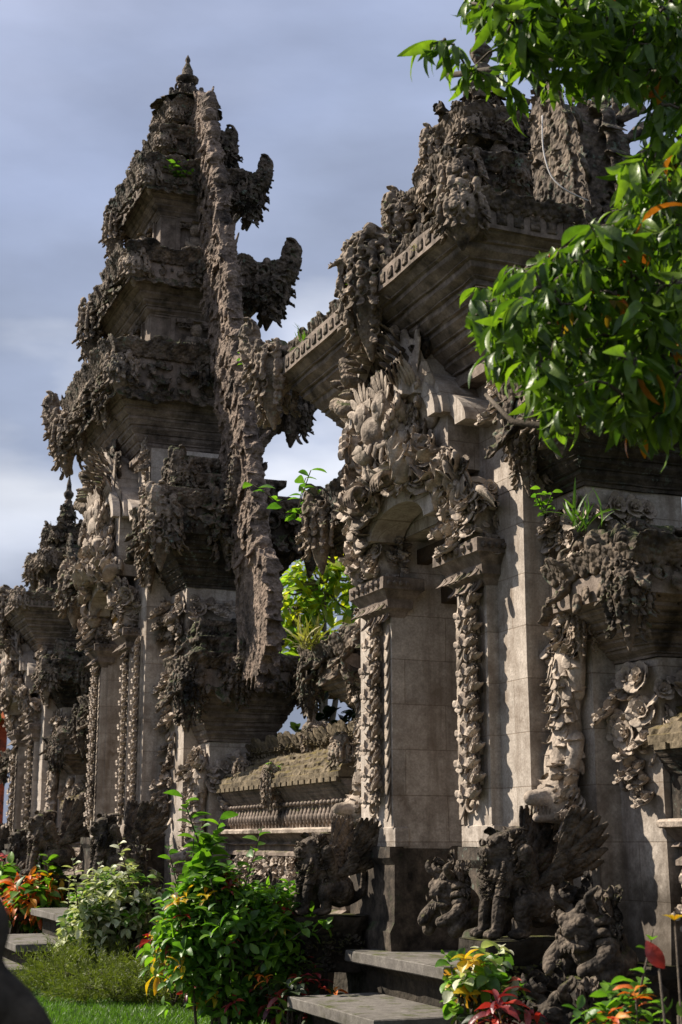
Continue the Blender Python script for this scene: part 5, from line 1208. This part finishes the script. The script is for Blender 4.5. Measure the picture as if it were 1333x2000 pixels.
# ------------------------------------------------------------------ trees
def pix(x, y, D):
    """a point seen in direction (x, y) of the photograph at horizontal distance D along the view"""
    F_ = 2777.; a = (x-666.5)/F_; b = (1000-y)/F_
    fw = Vector((math.sin(YAW)*math.cos(PITCH), math.cos(YAW)*math.cos(PITCH), math.sin(PITCH))); rt = Vector((math.cos(YAW), -math.sin(YAW), 0)); up = rt.cross(fw)
    v = fw+a*rt+b*up; t_ = D/(v.x*math.sin(YAW)+v.y*math.cos(YAW)); return np.array([v.x*t_, v.y*t_, EZ+v.z*t_])
def inpoly(x, y, poly):
    c = False; j = len(poly)-1
    for i in range(len(poly)):
        if (poly[i][1] > y) != (poly[j][1] > y) and x < (poly[j][0]-poly[i][0])*(y-poly[i][1])/(poly[j][1]-poly[i][1])+poly[i][0]: c = not c
        j = i
    return c
r = np.random.default_rng(33)
tree = thing('leafy_tree', 'glossy-leaved tree with drooping leaves overhanging from the right edge', 'tree', (3.9, 2.9, GZ)); tb = np.array([3.9, 2.9, GZ])
lm, lo, lw = MB(), MB(), MB()
regions = [([(905,-60),(1350,-60),(1350,120),(1240,110),(1130,70),(1010,70),(930,20)], 190, 4.6, 6.2),
           ([(985,60),(1130,50),(1130,160),(1060,150),(1000,140)], 26, 4.8, 5.4),
           ([(1130,60),(1360,60),(1360,330),(1300,330),(1250,200),(1200,150),(1140,150)], 90, 4.6, 6.0),
           ([(935,570),(1010,515),(1080,490),(1130,450),(1200,385),(1265,330),(1360,300),(1360,840),(1270,830),(1180,780),(1100,820),(1050,740),(1000,700),(950,640)], 430, 4.3, 5.8),
           ([(1190,310),(1360,280),(1360,420),(1240,400)], 36, 4.4, 5.6),
           ([(1350,-300),(2100,-300),(2100,800),(1350,880)], 230, 3.6, 6.0), ([(950,-420),(1400,-420),(1400,-60),(980,-60)], 70, 4.2, 6.2)]
hand = [(862,80,5.0),(835,85,5.0),(885,90,5.05),(905,150,5.1),(955,150,5.1),(945,40,5.0),(915,5,5.0),(985,700,4.9),(965,690,4.9),(1075,800,4.9),(1090,820,4.85),(930,560,5.0),(945,600,4.95),(1010,205,5.1),(1065,170,5.2)]
tips = [pix(*h) for h in hand]
for poly, n_, d0, d1 in regions:
    xs_ = [p[0] for p in poly]; ys_ = [p[1] for p in poly]; c = 0
    while c < n_:
        x, y = r.uniform(min(xs_), max(xs_)), r.uniform(min(ys_), max(ys_))
        if inpoly(x, y, poly): tips.append(pix(x, y, r.uniform(d0, d1))); c += 1
tips = np.array(tips)
nodes = [np.array([3.75,3.1,3.2]), np.array([3.55,3.7,4.0]), np.array([3.3,4.1,4.5]), np.array([3.2,4.0,3.4]), np.array([3.0,4.6,3.7]), np.array([3.1,4.9,4.7]), np.array([2.9,4.7,3.1]), np.array([2.75,5.1,3.35]), np.array([2.55,5.0,4.75]), np.array([3.5,4.6,3.4]), np.array([3.3,4.4,2.7])]
links = [(None,0),(0,1),(1,2),(0,3),(3,4),(2,5),(3,6),(6,7),(2,8),(3,9),(3,10)]; rad = [.15,.08,.045,.05,.018,.018,.022,.008,.012,.02,.02]
tr = MB(); lb = MB()
V, F = grid_tube([tb+(0,0,-.1)-tb, np.array([3.95,2.95,1.2])-tb, np.array([3.85,3.0,2.2])-tb, nodes[0]-tb], [.22,.18,.17,.15], 10); tr.add(V, F)
for a, b_ in links[1:]:
    p, q = nodes[a]-tb, nodes[b_]-tb; md = (p+q)/2+r.normal(0,.05,3); V, F = grid_tube([p, (p+md)/2, md, (md+q)/2, q], np.linspace(rad[a]*.8, rad[b_], 5), 8); lb.add(V, F)
nd = [n_ for n_ in nodes]; 
for a, b_ in links[1:]:
    for f_ in (.33, .66): nd.append(nodes[a]*(1-f_)+nodes[b_]*f_)
base_d = np.min(np.linalg.norm(tips[:, None]-np.array(nodes)[None], axis=2), axis=1)
for ti in np.argsort(base_d):
    tp = tips[ti]; A_ = np.array(nd); d = np.linalg.norm(A_-tp, axis=1)+.35*np.maximum(0, tp[2]-A_[:, 2]); j = int(np.argmin(d)); p = A_[j]; dj = np.linalg.norm(p-tp)
    md = p*.5+tp*.5+np.array([0,0,.08*dj])+r.normal(0,.02,3); pts = np.array([p, (p+md)/2+np.array([0,0,.01]), md, tp])-tb
    V, F = grid_tube(pts, [.008,.006,.0045,.003], 4); lb.add(V, F); nd += [md, tp*.8+md*.2]
    out = unit(tp-md); k = r.integers(7, 12); A = np.arange(k)*2.4+r.random()*6; e1 = unit(np.cross(out, [0,0,1.0])); e2 = np.cross(out, e1)
    D = out*.45+np.cos(A)[:, None]*e1*.75+np.sin(A)[:, None]*e2*.6+np.array([0,0,-.75]); PP = tp-tb-out*(np.arange(k)[:, None]/k)*.10
    tgt = lo if r.random() < .006 else lm
    leaves(tgt, LF_M, PP, D, r.uniform(.10,.15), r, .7, .35)
    if r.random() < .05: leaves(lo, LF_M, PP[:2], D[:2]+.2, .15, r)
tr.build('trunk', 'bark', tree); lb.build('branch', 'bark', tree); lm.build('foliage', 'leaf_tree', tree); lo.build('turning_leaves', 'leaf_old', tree)

def round_tree(name, label, base, h, crowns, T, size, n, mat, trunk=.12, group=None, per=7):
    r = np.random.default_rng(int(base[0]*13+base[1]*7)); g = thing(name, label, 'tree', base, 0, group); tr = MB(); lm = MB()
    V, F = grid_tube([(0,0,-.2),(.05,0,h*.4),(0,.05,h*.7)], [trunk,trunk*.8,trunk*.6], 8); tr.add(V, F)
    for c in crowns:
        V, F = grid_tube([(0,.02,h*.55),(c[0]*.5,c[1]*.5,(h*.6+c[2])/2),(c[0],c[1],c[2])], [trunk*.55,trunk*.35,trunk*.15], 6); tr.add(V, F)
        m_ = n//len(crowns)//per; P, u = ell_points(m_, c[:3], c[3:], r, .45)
        for j in range(m_):
            A = r.uniform(0, 2*PI)+np.arange(per)*2.4; axis = unit(u[j]+np.array([0,0,.5])); e1 = unit(np.cross(axis, [.3,.5,.1])); e2 = np.cross(axis, e1)
            leaves(lm, T, P[j]+axis*(np.arange(per)[:, None]/per)*size*.35, axis*.45+np.cos(A)[:, None]*e1+np.sin(A)[:, None]*e2, size, r)
            if j % 2 == 0: V, F = grid_tube([np.array(c[:3])+u[j]*.1, P[j]-axis*.1, P[j]], [.02,.014,.012], 5); tr.add(V, F)
    tr.build('trunk', 'palebark', g); lm.build('crown', mat, g); return g
round_tree('frangipani_tree', 'sunlit frangipani tree with yellow-green leaves seen behind the low wall', (6.85,17.3,GZ), 4.0, [(0,0,4.55,.60,.6,.42),(-.42,.2,4.25,.4,.4,.42),(.42,-.2,4.75,.45,.45,.34),(.1,.2,3.95,.55,.5,.36),(-.1,0,3.5,.4,.4,.3)], LF_F, .25, 1250, 'leaf_fran', .09)
BT = 'dark trees behind the temple wall'
for i, (x, y, h, lab) in enumerate(((6.9,13.6,2.6,'dark leafy tree behind the low wall, under the frangipani'),(8.6,18.6,3.6,'dark leafy tree behind the tallest gate'),(6.4,11.2,2.8,'dark leafy tree behind the near gate wing'),(7.2,21.2,3.2,'dark leafy tree behind the far stretch of wall'),(6.6,25.5,3.4,'dark leafy tree behind the most distant gate'),(6.5,7.0,3.0,'dark leafy tree behind the nearest gate'))):
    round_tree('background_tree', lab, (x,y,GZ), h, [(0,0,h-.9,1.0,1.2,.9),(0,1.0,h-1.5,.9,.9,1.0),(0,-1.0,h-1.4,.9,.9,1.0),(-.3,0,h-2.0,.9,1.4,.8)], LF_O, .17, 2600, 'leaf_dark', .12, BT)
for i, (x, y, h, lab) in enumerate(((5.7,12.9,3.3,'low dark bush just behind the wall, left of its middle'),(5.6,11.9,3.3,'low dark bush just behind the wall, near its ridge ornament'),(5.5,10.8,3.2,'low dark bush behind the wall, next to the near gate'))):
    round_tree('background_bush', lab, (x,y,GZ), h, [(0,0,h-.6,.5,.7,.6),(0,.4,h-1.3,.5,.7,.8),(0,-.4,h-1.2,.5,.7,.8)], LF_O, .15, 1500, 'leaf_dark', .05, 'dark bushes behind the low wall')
# far left: orange flowering tree and red building
round_tree('orange_flowering_tree', 'tree with orange blossoms at the left edge behind the most distant gate', (3.7,29.5,GZ), 4.6, [(0,0,4.6,.9,1.0,.7),(-.5,.3,4.9,.6,.6,.5)], LF_C, .28, 700, 'leaf_orange', .12)
round_tree('slender_tree', 'green leaves among orange blossoms at the left edge', (4.3,32.5,GZ), 4.3, [(0,0,4.3,1.0,1.0,.8)], LF_O, .25, 800, 'leaf_shrub', .12)
g = thing('red_building', 'building with a red wall and tiled roof glimpsed at the left edge', 'building', (3.6,38.0,GZ))
m_ = MB(); prism(m_, -2, 2.2, -2, 2, [(-.2,0),(4.2,0)], 0, 9); m_.build('wall', 'redwall', g, False)
m_ = MB(); V = [(-2.5,-2.5,4.2),(2.7,-2.5,4.2),(2.7,2.5,4.2),(-2.5,2.5,4.2),(-1.2,-.2,6.2),(1.4,-.2,6.2),(1.4,.2,6.2),(-1.2,.2,6.2)]; m_.add(V, [(3,2,1,0),(4,5,6,7),(0,1,5,4),(1,2,6,5),(2,3,7,6),(3,0,4,7)]); m_.build('roof', 'rooftile', g, False)
m_ = MB(); m_.box(-.5,.5,-2.04,-1.95,.9,2.4); wn = m_.build('window', 'wood', g, False)

# ------------------------------------------------------------------ blurred dark statue close on the left
g = thing('foreground_statue', 'out of focus dark stone figure cut by the left edge of the photo', 'statue', (.37,2.62,GZ)); m_ = MB()
RZ = .24
for bb in ((-.01,0,.86,.085,.085,.09),(.03,-.03,.85,.03,.03,.025),(0,0,.74,.10,.10,.08),(.01,0,.62,.13,.12,.11),(.02,-.02,.46,.15,.14,.12),(0,0,.94,.05,.05,.04),(.12,-.02,.66,.05,.05,.05)):
    B(m_, bb[0], bb[1], bb[2]+RZ, *bb[3:])
tube(m_, [(.0,0,.8+RZ),(.10,-.03,.72+RZ),(.15,-.07,.60+RZ),(.08,-.12,.56+RZ)], [.045,.045,.04,.035]); tube(m_, [(.05,0,.44+RZ),(.15,-.1,.42+RZ),(.13,-.13,.32+RZ)], [.08,.07,.06])
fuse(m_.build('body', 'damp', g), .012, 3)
m_ = MB(); prism(m_, -.17, .17, -.17, .17, [(-.1,.05),(.04,.05),(.06,0),(.54,0),(.60,.03)], .004); m_.build('pedestal', 'damp', g, False)

# ------------------------------------------------------------------ cables
def cable(pts, rad_, mat, name, label):
    pts = np.array(pts, float); ts = np.linspace(0, len(pts)-1, 24); C = np.stack([np.interp(ts, range(len(pts)), pts[:, i]) for i in range(3)], 1)
    for _ in range(4): C[1:-1] = (C[:-2]+2*C[1:-1]+C[2:])/4
    V, F = grid_tube(C, [rad_]*24, 6); tag(MB().add(V, F).build(name, mat), label, 'cable')
cable([pix(925,172,7.6), pix(1040,98,6.6), pix(1160,8,5.6), pix(1400,-190,4.4)], .007, 'cable', 'overhead_cable', 'thin dark cable running through the leaves up to the top right')
cable([pix(1060,225,7.35), pix(1060,290,7.3), pix(1075,345,7.25), pix(1105,372,7.2), pix(1150,392,7.2)], .0042, 'flex', 'hanging_wire', 'thin pale wire hanging down beside the carved fin of the near gate')
